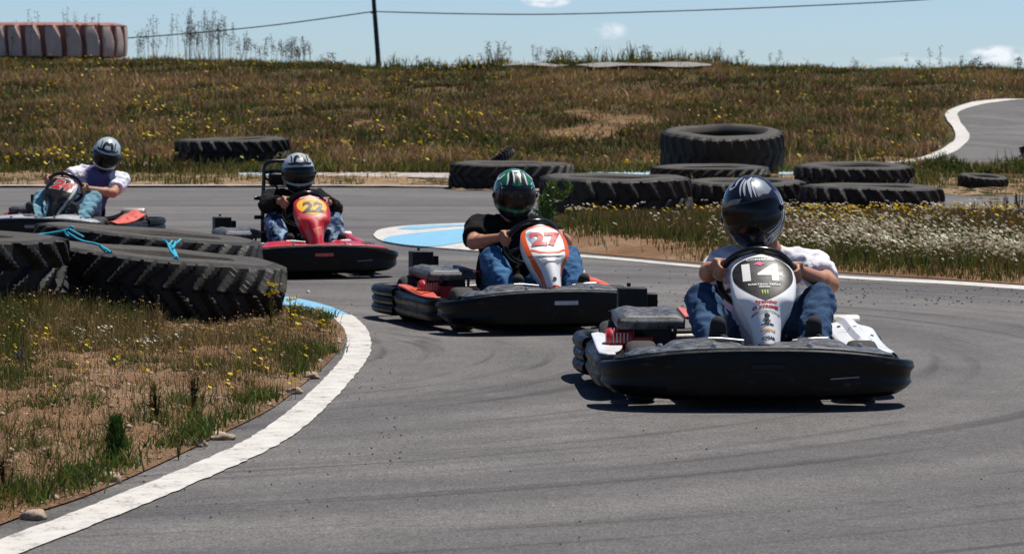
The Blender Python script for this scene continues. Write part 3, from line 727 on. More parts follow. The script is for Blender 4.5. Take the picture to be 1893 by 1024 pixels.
col = np.where((gg > .40)[:, None], pick(n, [GREEN, DGREEN, OLIVE], [4, 3, 2]), pick(n, [STRAW, TAN, OLIVE, BROWN, (.06, .045, .025)], [2, 3, 3.2, 2.4, 1.6]))
hh = RNG.uniform(.012, .070, n) * (1 + .8 * up) * np.where((pxx > 300) & (pyy < 650), .28, 1); 
ch = [blades('', x, y, z1(x, y, d) - .006, hh, RNG.uniform(.002, .0045, n), col, '', .8)]
# taller dry seed stalks
k = RNG.random(n) < .035 + .03 * up; xs2, ys2, d2 = x[k], y[k], d[k]; m = len(xs2); h2 = RNG.uniform(.07, .17, m) * np.where((xs2 / ys2 * F + CX > 300) & (ys2 > 15.6), .32, 1)
z_ = z1(xs2, ys2, d2)
ch.append(blades('', xs2, ys2, z_ - .005, h2, RNG.uniform(.0022, .0038, m), pick(m, [STRAW, TAN, OLIVE], [3, 2, 2]), '', .12))
kk = RNG.random(m) < .6
ch.append(blobs(xs2[kk], ys2[kk], z_[kk] + h2[kk] * .95, RNG.uniform(.003, .006, kk.sum()), pick(int(kk.sum()), [STRAW, (.4, .27, .2), PURP], [3, 2, 2])))
mass('verge_grass', ch, 'short green and straw grass on the soil inside the bend')
# low rosettes / leafy clumps
n = 150; px_ = RNG.uniform(-30, 620, n); py_ = RNG.uniform(560, 960, n)
ch = []
for a_, b_ in list(zip(px_, py_)) + [(20, 790), (25, 620), (60, 600), (30, 700), (10, 740), (130, 900), (170, 905), (115, 912), (155, 918), (430, 795), (480, 775), (520, 750), (560, 705), (600, 668), (470, 792), (620, 655), (540, 735)]:
    q = G(a_ + RNG.uniform(-8, 8), b_ + RNG.uniform(-5, 5))
    if not inpoly(np.array([q.x]), np.array([q.y]), P1)[0]: continue
    m = 60; xx = q.x + RNG.normal(0, .035, m); yy = q.y + RNG.normal(0, .08, m)
    ch.append(blades('', xx, yy, hz(xx, yy) + .035, RNG.uniform(.02, .07, m), RNG.uniform(.004, .008, m), pick(m, [GREEN, OLIVE, (.07, .12, .02), DGREEN], None), '', 1.3))
mass('leafy_weeds', ch, 'low leafy green weeds scattered on the soil inside the bend')
# flowers of the foreground
def fl_at(lst, cols, r, k=5, s_=.02, z0=(.07, .13)):
    X, Y, Z = [], [], []; ch_ = []
    for (a_, b_) in lst:
        q = G(a_, b_ + 25)
        for _ in range(k):
            X.append(q.x + RNG.normal(0, s_)); Y.append(q.y + RNG.normal(0, .05)); Z.append(q.z + RNG.uniform(*z0))
    X, Y, Z = map(np.array, (X, Y, Z))
    return [blobs(X, Y, Z, RNG.uniform(r * .6, r, len(X)), pick(len(X), cols, None, .15)), blades('', X, Y, Z - .11, np.full(len(X), .11), np.full(len(X), .002), pick(len(X), [OLIVE, GREEN]), '', .02)]
yl = [(15, 568), (8, 560), (20, 578), (50, 575), (60, 572), (95, 617), (92, 632), (75, 632), (85, 623), (232, 598), (130, 665), (72, 645), (345, 662), (375, 686), (480, 690), (375, 745), (430, 708), (232, 650), (10, 640), (490, 640), (500, 655), (540, 590), (545, 600), (590, 605), (600, 612), (500, 520), (548, 625), (540, 712), (420, 728), (170, 570), (205, 560), (470, 665), (110, 745), (275, 690)]
yl += [(RNG.uniform(0, 600), RNG.uniform(560, 700)) for _ in range(26)]
wl_ = [(185, 625), (200, 622), (160, 640), (275, 650), (262, 645), (330, 640), (120, 615), (285, 640), (230, 690), (215, 640), (150, 628)]
mass('verge_wildflowers', fl_at(yl, [YEL, (.62, .48, .03)], .0085, 5) + fl_at(wl_, [WHT, (.55, .5, .42)], .006, 14, .03), 'yellow and white flowers in the foreground grass')
# gravel and crumbs
def pebbles(name, X, Y, Z, r, mat, label):
    n = len(X); base = np.array([(1, 0, 0), (-1, 0, 0), (0, 1, 0), (0, -1, 0), (0, 0, 1), (0, 0, -1.)]); V_ = base[None] * r[:, None, None] * RNG.uniform(.55, 1.1, (n, 6, 1))
    V_[:, :, 2] *= .7; V_[:, :, 0] += X[:, None]; V_[:, :, 1] += Y[:, None]; V_[:, :, 2] += Z[:, None]
    f = np.array([(0, 2, 4), (2, 1, 4), (1, 3, 4), (3, 0, 4), (2, 0, 5), (1, 2, 5), (3, 1, 5), (0, 3, 5)]); q = (np.arange(n)[:, None, None] * 6 + f[None]).reshape(-1, 3).astype(np.int32)
    me = bpy.data.meshes.new(name); me.vertices.add(n * 6); me.vertices.foreach_set('co', V_.ravel()); me.loops.add(q.size); me.loops.foreach_set('vertex_index', q.ravel())
    me.polygons.add(len(q)); me.polygons.foreach_set('loop_start', np.arange(0, q.size, 3, dtype=np.int32)); me.update(calc_edges=True); me.materials.append(mat)
    return tag(obj(name, me), label, None, None, 'stuff')
n = 26000; x = RNG.uniform(-3, -.5, n); y = RNG.uniform(8.2, 18.5, n); k = inpoly(x, y, P1); x, y = x[k], y[k]; d = polydist(x, y, P1); k = RNG.random(len(x)) < np.clip(.5 + nz(x, y, 3, 1), .1, 1); x, y, d = x[k], y[k], d[k]
kl = RNG.random(len(x)) < .12; pebbles('clods', x[kl], y[kl], z1(x[kl], y[kl], d[kl]), RNG.uniform(.004, .014, kl.sum()), M['dirt'], 'small clods of soil inside the bend')
pebbles('gravel', x, y, z1(x, y, d) + .001, RNG.uniform(.002, .009, len(x)) * (1 + 1.8 * (RNG.random(len(x)) < .05)), M['stone'], 'stones and gravel on the bare soil inside the bend')
n = 520; pp = [(RNG.uniform(640, 760), RNG.uniform(560, 860)) for _ in range(90)] + [(RNG.uniform(500, 1893), RNG.uniform(680, 1010)) for _ in range(40)] + [(RNG.uniform(1540, 1893), 520 + RNG.uniform(12, 45)) for _ in range(110)] + [(RNG.uniform(1100, 1893), RNG.uniform(495, 570)) for _ in range(90)] + [(RNG.uniform(260, 640), RNG.uniform(700, 960)) for _ in range(80)]
pp = [(lambda d: (d.x * CAMH / -d.z, d.y * CAMH / -d.z))(ray(*p)) for p in pp]; X = np.array([p[0] for p in pp]); Y = np.array([p[1] for p in pp])
k = ~inpoly(X, Y, P1) & ~inpoly(X, Y, P2); X, Y = X[k], Y[k]
pebbles('rubber_crumbs', X, Y, np.full(len(X), .003), RNG.uniform(.0015, .006, len(X)) * np.where(Y > 20, 1.8, 1), M['rubber'], 'dark crumbs of rubber and grit lying on the asphalt')
# ------------------------------------------------------------------ tractor tyres
def tyre_mesh(Rr, Wd, nl=22, depth=.045, inner=.60, mats=None, dirn=1, slant=1.0, painted=False, lugw=.40, straight=False):
    n = nl * 16; th = np.linspace(0, 2 * np.pi, n, endpoint=False)
    prof = [(inner, .14), (inner + .03, .05), (.74, .0), (.84, .005), (.90, .03), (.935, .055)]
    tread = [(.955 + .018 * (1 - abs(2 * t - 1) ** 3), .08 + .84 * t) for t in np.linspace(0, 1, 15)]
    rg_ = np.random.default_rng(int(Rr * 1e4) + nl); wear = rg_.uniform(.60, 1.08, nl * 2 + 4); jit = rg_.normal(0, .045, nl * 2 + 4); s1, s2, s3 = rg_.uniform(0, 6, 3)
    full = prof + tread + [(r_, 1 - z_) for r_, z_ in prof[::-1]] + [(inner + .02, .80), (.80, .84), (.90, .7), (.92, .5), (.90, .3), (.80, .16), (inner + .02, .2)]
    m = len(full); V_ = np.empty((n, m, 3)); gv = np.zeros((n, m))
    for j, (r_, z_) in enumerate(full):
        w = 2 * z_ - 1; lug = 0
        if 4 <= j < 4 + len(tread) + 4:
            ph = np.mod(nl * th / (2 * np.pi) + dirn * slant * abs(w) * .95 + (.5 if w > 0 else 0), 1)
            if straight: ph = np.mod(nl * th / (2 * np.pi) + .12 * z_, 1)
            if not straight:
                raw = nl * th / (2 * np.pi) + dirn * slant * abs(w) * .95 + (.5 if w > 0 else 0); li = np.mod(np.floor(raw), nl).astype(int) + (nl if w > 0 else 0); ph = np.mod(raw, 1) - np.abs(jit[li])
            e = .07; lw = (.80 - .42 * max(0, w) ** 1.5) if straight else lugw + .10 - .24 * (1 - abs(w))
            lug = np.clip(ph / e, 0, 1) * np.clip((lw - ph) / e + 1, 0, 1)
            if not straight: lug = lug * wear[li]
            if j in (4, 4 + len(tread) + 3): lug = lug * .25
            if j in (5, 4 + len(tread) + 2): lug = lug * .8
        rr = Rr * r_ + depth * lug + Rr * (.006 * np.sin(3 * th + s1) + .004 * np.sin(7 * th + s2) + .0015 * np.sin(3 * th + j)) * (0 if painted else 1)
        V_[:, j, 0] = rr * np.cos(th); V_[:, j, 1] = rr * np.sin(th); V_[:, j, 2] = Wd * (z_ + (0 if painted else z_ * (.014 * np.sin(2 * th + s3) + .009 * np.sin(5 * th + s2)) * min(1, 1.1 / Rr)))
        gv[:, j] = 1 - lug if 4 <= j < 4 + len(tread) + 4 else 1.0
        if z_ > .86: gv[:, j] = 1
    I = np.arange(n * m).reshape(n, m); J = np.roll(I, -1, 0); I2 = np.roll(I, -1, 1); J2 = np.roll(J, -1, 1)
    q = np.stack([I, J, J2, I2], -1).reshape(-1, 4).astype(np.int32)
    me = bpy.data.meshes.new('tractor_tyre'); me.vertices.add(n * m); me.vertices.foreach_set('co', V_.ravel())
    me.loops.add(q.size); me.loops.foreach_set('vertex_index', q.ravel()); me.polygons.add(len(q)); me.polygons.foreach_set('loop_start', np.arange(0, q.size, 4, dtype=np.int32))
    mi = np.zeros((n, m), np.int32)
    for j in range(m):
        if not (4 <= j < 4 + len(tread) + 3): mi[:, j] = 1
    me.polygons.foreach_set('material_index', mi.ravel()); me.polygons.foreach_set('use_smooth', np.ones(len(q), bool)); me.update(calc_edges=True)
    at_ = me.attributes.new('groove', 'FLOAT', 'POINT'); at_.data.foreach_set('value', gv.ravel().astype(np.float32))
    if painted: me.materials.append(M['paintedtyre']); me.materials.append(M['paintedtyre'])
    else: me.materials.append(M['tractor']); me.materials.append(M['sidewall'])
    me.set_sharp_from_angle(angle=R(38)); return me
def place_tyre(x0, x1, yc, hp, label, rx=0, ry=0, dz=-.01, nl=22, name='tractor_tyre', group='old tractor tyres marking the track', rz=None, **kw):
    g0 = G((x0 + x1) / 2, yc); w = (x1 - x0) / 2 / F; cy = g0.y / (1 - w); r_ = w * cy; H_ = hp / F * g0.y
    o = obj(name, tyre_mesh(r_, H_, nl, **kw)); cx = ((x0 + x1) / 2 - CX) / F * cy
    dz_ = float(hz(cx, g0.y + .1)) + dz
    o.location = (cx, cy, dz_); 
    o.rotation_euler = (R(rx), R(ry), 0)
    o.data.transform(Matrix.Rotation(random.uniform(0, 6) if rz is None else R(rz), 4, 'Z'))
    tag(o, label, 'tyre', group); return o
# left group on the mound
ty_R = place_tyre(20, 516, 613, 124, 'big front tractor tyre at the left, tied with a knotted blue rope', rx=-1.0, ry=5.6, dz=.035, nl=30, dirn=-1, depth=.055)
ty_B = place_tyre(60, 480, 553, 84, 'worn tractor tyre lying behind the roped front tyre, beside the red kart', rx=-.6, ry=5.2, dz=.10, nl=26, dirn=-1, depth=.035, lugw=.5)
ty_L = place_tyre(-420, 118, 578, 118, 'tractor tyre cut off by the left edge of the photo, under the blue rope', rx=-.5, ry=1.5, dz=.03, nl=24, dirn=1, depth=.05)
# island group
place_tyre(998, 1277, 408, 82, 'tractor tyre with weeds climbing its left side, right behind the green helmet', rx=1.3, ry=.6, nl=22, dirn=1)
place_tyre(1262, 1490, 396, 62, 'tractor tyre in the middle of the island row, partly hidden by the dark blue helmet', rx=2.0, ry=0, nl=26, dirn=1)
place_tyre(1478, 1742, 404, 60, 'right hand tractor tyre of the island row, ending beside open asphalt', rx=.7, ry=1.0, nl=24, dirn=1)
# behind
place_tyre(324, 536, 311, 52, 'tractor tyre lying alone at the foot of the hill behind kart 22', rx=1.0, ry=-1.0, nl=24, dirn=1, dz=.02, depth=.06)
place_tyre(832, 1060, 352, 51, 'tractor tyre behind the green helmet with a small tyre leaning in it', rx=1.0, ry=.3, nl=26, dirn=-1)
place_tyre(1202, 1423, 339, 31, 'low tractor tyre in front of the tallest one', rx=1.5, ry=0, nl=28, dirn=-1)
place_tyre(1220, 1448, 325, 84, 'tallest and widest tractor tyre, standing highest in the middle', rx=6.5, ry=0, dz=.0, nl=28, dirn=1, inner=.66)
place_tyre(1470, 1687, 352, 47, 'tractor tyre with a dark open centre behind the right end of the island row', rx=2.6, ry=.3, nl=26, dirn=1)
t_ = place_tyre(1770, 1862, 350, 26, 'small dark tyre half sunk in grass at the far right', rx=5, ry=4, nl=20, group='small loose tyres', name='small_tyre', depth=.02)
# small tyre leaning
o = obj('small_tyre', tyre_mesh(.26, .17, 30, .012, .55)); p = AT(930, 291, 49.5); o.location = (p.x, p.y, p.z - .10); o.rotation_euler = (R(-8), R(-38), R(10))
tag(o, 'small car tyre leaning up out of the tractor tyre behind the green helmet', 'tyre', 'small loose tyres')
# painted tyre on the crest
o = obj('painted_tyre', tyre_mesh(2.6, 1.35, 22, .16, .6, painted=True, straight=True))
o.location = ((95 - CX) / F * 121, 122.5, float(hz(-17, 121)) + .12); o.rotation_euler = (R(1), 0, R(8))
tag(o, 'huge tyre painted white with red grooves standing on the hill crest', 'tyre')

# ropes
def rope(paths, r_, label):
    mb = MB()
    for P in paths:
        P = smoothline([AT(*p) for p in P], 5); mb.tube(P, r_, 7)
    return tag(mb.build('blue_rope', M['rope'], smooth=60), label, 'rope', 'blue ropes tying the tyres')
rope([[(42, 440, 18.1), (70, 434, 18.1), (105, 430, 18.1), (136, 421, 18.1)], [(45, 443, 18.05), (78, 434, 18.05), (118, 427, 18.05)], [(118, 426, 18.05), (122, 434, 18.05), (127, 437, 18.05)],
      [(128, 424, 18.0), (150, 436, 18.0), (154, 439, 18.0)], [(124, 430, 17.95), (150, 445, 17.95), (180, 452, 17.9), (204, 466, 17.5)], [(184, 454, 17.5), (196, 466, 17.7), (206, 467, 17.4)], [(136, 421, 18.1), (131, 419, 18.1), (128, 425, 18.1), (134, 424, 18.1)]], .007,
     'blue rope laid across the two front left tyres')
rope([[(301, 443, 17.5), (310, 450, 17.5), (318, 455, 17.4), (334, 443, 17.5)], [(318, 446, 17.5), (312, 456, 17.4), (322, 463, 17.3), (328, 479, 17.1)], [(311, 452, 17.4), (316, 464, 17.25), (326, 476, 17.1)], [(324, 448, 17.4), (320, 458, 17.3), (314, 461, 17.3)], [(318, 455, 17.4), (323, 470, 17.2), (323, 478, 17.1)]], .0075,
     'knotted blue rope hanging over the near rim of the roped tyre')
rope([[(1205, 345, 39.5), (1225, 338, 39.5), (1255, 337, 39.5), (1290, 335, 39.5)]], .012, 'teal rope between the two island tyres')

# pole and wires
def D_at(px, D): return (px - CX) / F * D
pb = G(703, 122); top = AT(686, -60, pb.y)
mb = MB(); mb.tube([pb + Vector((0, 0, -.6)), top], [.115, .085], 12); pole = mb.build('utility_pole', M['pole']); tag(pole, 'dark leaning utility pole standing on the hill crest', 'pole')
mb = MB(); mb.box(AT(690, 24, pb.y) + Vector((0, -.1, 0)), (.22, .12, .08)); k_ = mb.build('insulator', M['dark'], pole); 
def wire(pts, D, label):
    mb = MB(); mb.tube(smoothline([AT(p[0], p[1], D) for p in pts], 6), .028, 6); tag(mb.build('overhead_wire', M['pole'], smooth=60), label, 'wire', 'overhead wires')
wire([(-200, 84), (0, 82), (235, 71), (480, 50), (690, 22)], pb.y, 'overhead wire sagging from the pole to the left')
wire([(690, 22), (850, 26), (1020, 27), (1250, 21), (1480, 12), (1710, 0), (2000, -22)], pb.y, 'overhead wire running from the pole to the right')

# ------------------------------------------------------------------ single plants
def weed(px, py, hpx, label, kind='stem', name='tall_weed', group=None, seed=0, cols=None, D=None):
    rg = np.random.default_rng(seed + int(px)); g0 = G(px, py) if D is None else AT(px, py, D)
    s_ = F / g0.y; H_ = hpx / s_; ch = []; cols = cols or [GREEN, DGREEN]
    if kind == 'bush':                  # dense leafy upright seedling
        m = 420; t_ = rg.random(m) ** .8; z_ = g0.z + H_ * (.12 + .8 * t_); rad = H_ * .27 * (1 - .45 * t_) * (.6 + .4 * np.sin(t_ * 14) ** 2)
        a_ = rg.uniform(0, 6.28, m); x_ = g0.x + rad * np.cos(a_) * rg.random(m); y_ = g0.y + rad * np.sin(a_) * rg.random(m)
        ch.append(blades('', x_, y_, z_, rg.uniform(.14, .26, m) * H_, np.full(m, .035 * H_), pick(m, cols, None, .35), '', .9))
        ch.append(blades('', np.full(4, g0.x), np.full(4, g0.y), np.full(4, g0.z - .02), np.full(4, H_ * .9), np.full(4, .05 * H_), pick(4, [DGREEN]), '', .02))
    elif kind == 'mound':
        m = 900; a_ = rg.uniform(0, 6.28, m); rr = H_ * .9 * np.sqrt(rg.random(m)); x_ = g0.x + rr * np.cos(a_) * 1.3; y_ = g0.y + rr * np.sin(a_); z_ = g0.z + H_ * .8 * rg.random(m) * np.clip(1 - (rr / H_) ** 2, .05, 1)
        ch.append(blades('', x_, y_, z_, rg.uniform(.12, .35, m) * H_, rg.uniform(.02, .045, m) * H_, pick(m, cols, None, .4), '', .8))
        kk = rg.random(m) < .06; ch.append(blobs(x_[kk], y_[kk], z_[kk] + .28 * H_, np.full(kk.sum(), .02 * H_), pick(int(kk.sum()), [WHT], None, .2)))
    elif kind == 'climb':
        m = 1500; a_ = rg.uniform(-1, 1, m); t_ = rg.random(m); x_ = g0.x + a_ * H_ * .36 * (1.15 - .6 * t_) + .07 * np.sin(t_ * 9); y_ = g0.y + rg.uniform(-.10, .10, m); z_ = g0.z + t_ * H_ * .86
        kk = nz(x_, z_, 7, 3) > -.12; x_, y_, z_ = x_[kk], y_[kk], z_[kk]; m = len(x_)
        ch.append(blades('', x_, y_, z_, rg.uniform(.05, .12, m) * H_, rg.uniform(.015, .04, m) * H_, pick(m, cols, None, .4), '', 1.3))
        kk = rg.random(m) < .05; ch.append(blobs(x_[kk], y_[kk] - .05, z_[kk], np.full(kk.sum(), .012), pick(int(kk.sum()), [WHT, (.5, .5, .3)], None, .2)))
    else:
        nst = {'stem': 3, 'umbel': 7, 'lupin': 3, 'spike': 5}[kind]
        for i in range(nst):
            hx = rg.normal(0, .16 if kind == 'umbel' else .08) * H_; hh = H_ * rg.uniform(.7, 1); K = 12; t_ = np.linspace(0, 1, K)
            x_ = g0.x + hx * t_ ** 1.4 + .01 * H_ * np.sin(t_ * 9 + i); z_ = g0.z + hh * t_; y_ = np.full(K, g0.y)
            ch.append(blades('', x_, y_, z_ - .01, np.full(K, hh / K * 1.5), np.full(K, .022 * H_), pick(K, [cols[-1]], None, .2), '', .05))
            m = 18; tt = rg.random(m) * .75
            ch.append(blades('', g0.x + hx * tt ** 1.4, np.full(m, g0.y), g0.z + hh * tt, np.full(m, .13 * H_) * (1.2 - tt), np.full(m, .022 * H_), pick(m, cols), '', 1.6))
            if kind == 'umbel': m = 26; hc = [YEL, (.5, .42, .12), OLIVE]; sx_, sz_ = .06, .03
            elif kind == 'lupin': m = 40; hc = [(.10, .05, .22), (.16, .10, .32)]; sx_, sz_ = .03, .25
            elif kind == 'spike': m = 40; hc = [BROWN, DGREEN, OLIVE]; sx_, sz_ = .018, .35
            else: m = 26; hc = [YEL, (.6, .5, .05)]; sx_, sz_ = .05, .06
            q = rg.random(m); ch.append(blobs(g0.x + hx + rg.normal(0, sx_ * H_, m), g0.y + rg.normal(0, sx_ * H_, m), g0.z + hh * (1 - sz_ * q), np.full(m, .016 * H_), pick(m, hc, None, .2)))
    o = mass(name, ch, label, None, 'plant'); 
    if group: o['group'] = group
    return o
weed(215, 872, 100, 'small dark green bushy seedling on bare soil near the bottom left', 'bush', 'seedling_bush', cols=[(.07, .14, .02), (.05, .10, .015), (.03, .065, .01)])
weed(290, 800, 100, 'dark spiky green weed with a curved stem in the middle of the bare soil', 'spike', seed=2, cols=[DGREEN, GREEN])
weed(357, 785, 95, 'thin brown branching stalk to the right of the spiky weed', 'spike', seed=5, cols=[BROWN, OLIVE])
weed(40, 700, 60, 'purple lupin at the left edge of the grass', 'lupin', 'lupin_plant', seed=3, cols=[GREEN, DGREEN])
weed(8, 935, 95, 'reddish tipped weed cut off by the lower left edge', 'spike', seed=8, cols=[DGREEN, (.16, .04, .04)])
weed(330, 850, 55, 'small green grass spike close to the white line', 'spike', seed=9, cols=[GREEN, OLIVE])
weed(538, 620, 80, 'thin yellow flowered stalk in front of the blue line end', 'stem', seed=11, cols=[OLIVE, GREEN])
weed(500, 625, 105, 'long thin yellow flowered stalk leaning before the right end of the roped tyre', 'stem', seed=12, cols=[OLIVE, OLIVE])
weed(592, 620, 55, 'short yellow flowered stalk beside the curved white line', 'stem', seed=13, cols=[OLIVE, GREEN])
weed(470, 610, 50, 'small yellow flowered stalk under the middle of the roped tyre', 'stem', seed=14, cols=[OLIVE, GREEN])
weed(1022, 425, 100, 'leafy weed climbing the left side of an island tyre', 'climb', 'climbing_weed', cols=[DGREEN, (.05, .08, .02), GREEN])
weed(1745, 322, 44, 'green grassy bush with white flowers beside the hill road', 'mound', 'grass_bush', seed=1, cols=[GREEN, DGREEN, OLIVE])
weed(1702, 338, 30, 'low green bush left of the half sunk tyre', 'mound', 'grass_bush', seed=2, cols=[GREEN, OLIVE])
weed(1886, 322, 36, 'green bush at the right edge above the track', 'mound', 'grass_bush', seed=3, cols=[GREEN, OLIVE])
weed(1838, 420, 62, 'tallest yellow topped umbel at the right, standing against the asphalt', 'umbel', seed=21, cols=[OLIVE, BROWN])
weed(1775, 418, 45, 'short yellow umbel just right of the island tyres', 'umbel', seed=22, cols=[OLIVE, GREEN])
weed(1885, 425, 70, 'dark dry spikes at the right edge of the island', 'spike', seed=23, cols=[BROWN, PURP])
weed(1800, 420, 48, 'dark dry spike between the two yellow umbels', 'spike', seed=24, cols=[BROWN, PURP])
weed(1862, 418, 56, 'thin dry spike right of the tallest yellow umbel', 'spike', seed=25, cols=[BROWN, OLIVE])
# dry weeds on the skyline
X, Y, Hh = [], [], []
for (px, n_, h_) in [(265, 9, 1.3), (300, 10, 1.6), (345, 12, 1.5), (372, 26, 1.55), (400, 16, 1.45), (425, 12, 1.3), (455, 8, 1.0), (480, 8, 1.0), (512, 9, 1.1), (545, 20, 1.05), (560, 10, .8), (135, 8, 1.9), (160, 6, 1.7), (60, 6, 1.8), (20, 4, 1.5), (600, 5, .6), (730, 4, .6), (905, 6, 1.0), (935, 7, .9), (1000, 10, .9), (1060, 5, .6), (1195, 6, .7), (1235, 8, .5), (1340, 3, .7), (1362, 3, .75), (1440, 3, .7), (1565, 3, .6), (1690, 4, .7), (1745, 4, .9), (1800, 8, .5), (1830, 8, .5), (1880, 6, .6)]:
    h_ = h_ * (1.35 if 320 < px < 440 else 1.1)
    for _ in range(n_): X.append(D_at(px + RNG.normal(0, 13), 121)); Y.append(121 + RNG.normal(0, 1)); Hh.append(h_ * RNG.uniform(.55, 1.05))
X, Y, Hh = map(np.array, (X, Y, Hh)); n = len(X); ch = []
cols = [(.13, .09, .08), (.10, .09, .06), (.16, .12, .09)]
Z = hz(X, Y) - .1; lx = RNG.normal(0, .12, n)
for k in range(8):
    t_ = k / 8; ch.append(blades('', X + lx * t_ ** 1.5, Y, Z + Hh * t_, Hh / 8 * 1.3, np.full(n, .016), pick(n, cols), '', .06))
for _ in range(26):
    q = RNG.random(n); ch.append(blobs(X + lx * (1 - q * .45) + RNG.normal(0, .055, n), Y + RNG.normal(0, .05, n), Z + Hh * (1.04 - q * .42), RNG.uniform(.010, .024, n), pick(n, cols)))
mass('dry_skyline_weeds', ch, 'tall dry weeds standing against the sky on the crest')
n = 9000; x = RNG.uniform(-1050, 1050, n) / F * 121; y = RNG.uniform(119.5, 123.5, n); pxx = x / y * F + CX
k = RNG.random(n) < np.where((pxx > 680) & (pxx < 1330), 1, .55); x, y, pxx = x[k], y[k], pxx[k]; n = len(x)
lump = np.clip(.5 + 1.6 * nz(x, y, .8, 6), .1, 1.6) * np.where((pxx > 680) & (pxx < 1330), 1.75, .7)
mass('crest_grass', [blades('', x, y, hz(x, y) - .02, RNG.uniform(.12, .36, n) * lump, RNG.uniform(.02, .05, n), pick(n, [GREEN, OLIVE, DGREEN, TAN], [3, 4, 3, 1]), '', .5), blobs(x[::14], y[::14], hz(x[::14], y[::14]) + .25 * lump[::14], np.full(len(x[::14]), .04), pick(len(x[::14]), [YEL, TAN]))], 'green tufts along the top of the hill')
# single stones
def stone(px, py, wpx, label, mat='stone', hk=.6, dz=0):
    g0 = G(px, py); r_ = wpx / 2 / F * g0.y; rg = random.Random(int(px))
    bm = bmesh.new(); bmesh.ops.create_icosphere(bm, subdivisions=3, radius=1)
    for v_ in bm.verts:
        k = 1 + .5 * mnoise.noise(v_.co * 1.3 + Vector((px, 0, 0))) + .28 * mnoise.noise(v_.co * 3.1 + Vector((0, px, 0)))
        v_.co = Vector((v_.co.x * r_, v_.co.y * r_ * .8, v_.co.z * r_ * hk)) * k
    me = bpy.data.meshes.new('stone'); bm.to_mesh(me); bm.free(); me.materials.append(M[mat]); me.polygons.foreach_set('use_smooth', [True] * len(me.polygons))
    o = obj('stone', me); o.location = (g0.x, g0.y, g0.z + r_ * hk * .35 + dz); tag(o, label, 'stone', 'single stones'); return o
stone(675, 306, 20, 'white stone lying at the foot of the hill above the painted band', 'whitestone', .7)
stone(665, 705, 38, 'flat pale rock', dz=0) if False else None
stone(205, 893, 42, 'tan rock at the foot of the bushy seedling', hk=.75)
stone(365, 825, 34, 'rounded tan rock next to the white line', hk=.7)
stone(410, 812, 46, 'long pale rock lying right beside the white line', hk=.45)
stone(545, 728, 26, 'pinkish rock in the grass near the line further up the bend', hk=.7)
stone(575, 700, 30, 'tan rock under yellow flowers at the tightest part of the bend', hk=.6)
stone(62, 960, 44, 'tan stone in the lower left corner', hk=.6)
stone(88, 838, 30, 'brown stone left of the bushy seedling', hk=.8)
stone(570, 541, 7, 'tiny pale stone lying on the asphalt right of the roped tyre', 'whitestone', .8)
# ------------------------------------------------------------------ karts (local frame: nose towards -Y, ground at z=0)
def text_faces(s, size, bold=0.0, shear=0.0, sx=1.0, res=3):
    c = bpy.data.curves.new("t", 'FONT'); c.body = s; c.size = size; c.align_x = 'CENTER'; c.align_y = 'CENTER'; c.offset = bold; c.shear = shear; c.resolution_u = res
    o = bpy.data.objects.new("t", c); COL.objects.link(o)
    me = bpy.data.meshes.new_from_object(o.evaluated_get(bpy.context.evaluated_depsgraph_get()))
    bm = bmesh.new(); bm.from_mesh(me); bmesh.ops.triangulate(bm, faces=bm.faces)
    for _ in range(2):
        es = [e for e in bm.edges if e.calc_length() > size * .16]
        if es: bmesh.ops.subdivide_edges(bm, edges=es, cuts=1); bmesh.ops.triangulate(bm, faces=bm.faces)
    bm.verts.ensure_lookup_table()
    vs = [(v.co.x * sx, v.co.y) for v in bm.verts]; fs = [[v.index for v in f.verts] for f in bm.faces]
    bm.free(); bpy.data.objects.remove(o); bpy.data.curves.remove(c); bpy.data.meshes.remove(me)
    return vs, fs
def poly_faces(P, step):
    """2-D polygon filled with small triangles"""
    P = [Vector(p) for p in P]; n = len(P); xs_ = [p.x for p in P]; ys_ = [p.y for p in P]
    gx, gy = np.meshgrid(np.arange(min(xs_), max(xs_), step), np.arange(min(ys_), max(ys_), step)); gx, gy = gx.ravel() + 1e-4, gy.ravel() + 1.3e-4
    k = inpoly(gx, gy, P); gx, gy = gx[k], gy[k]
    if len(gx):
        k = polydist(gx, gy, P) > step * .3; gx, gy = gx[k], gy[k]
    r = delaunay_2d_cdt(P + [Vector(q) for q in zip(gx, gy)], [(i, (i + 1) % n) for i in range(n)], [], 1, 1e-6)
    return [(v.x, v.y) for v in r[0]], [list(f) for f in r[2]]
def decal(name, pieces, surf, mat, parent, off=.0015):
    mb = MB()
    for vs, fs in pieces: mb.add([surf(u, v, off) for u, v in vs], fs)
    return mb.build(name, mat, parent, smooth=60, fix=False)
def offs(vf, dx, dy): return [(x + dx, y + dy) for x, y in vf[0]], vf[1]

# the tall nose panel that carries the number.  u: metres sideways, v: metres down from the top along its length
DX = .055
FT, FB = Vector((DX, -.345, .622)), Vector((DX, -.70, .240))
FL = (FT - FB).length; FD = (FB - FT).normalized(); FN = Vector((0, FD.z, -FD.y)).normalized()
if FN.z < 0: FN = -FN
_hv = [0, .012, .035, .08, .15, .24, .34, .45, .52, .57, .64, .74, .88, .96, 1.0]; _hw = [.035, .068, .094, .119, .136, .143, .142, .134, .124, .101, .080, .066, .057, .052, .044]
def fhw(v): return float(np.interp(v / FL, _hv, _hw))
def fsurf(u, v, off=0.0):
    w = max(fhw(min(max(v, 0), FL)), .02); k = min(abs(u) / w, 1.15); vv = v / FL
    body = .030 * math.sin(math.pi * min(max(vv, 0), 1)) * (1 if vv < .5 else 1)
    fall = (.020 + .05 * sm(.5, .62, vv)) * k ** 2.2 + .012 * k ** 6
    d = body - fall + off
    return FT + FD * v + FN * d + Vector((u, 0, 0))

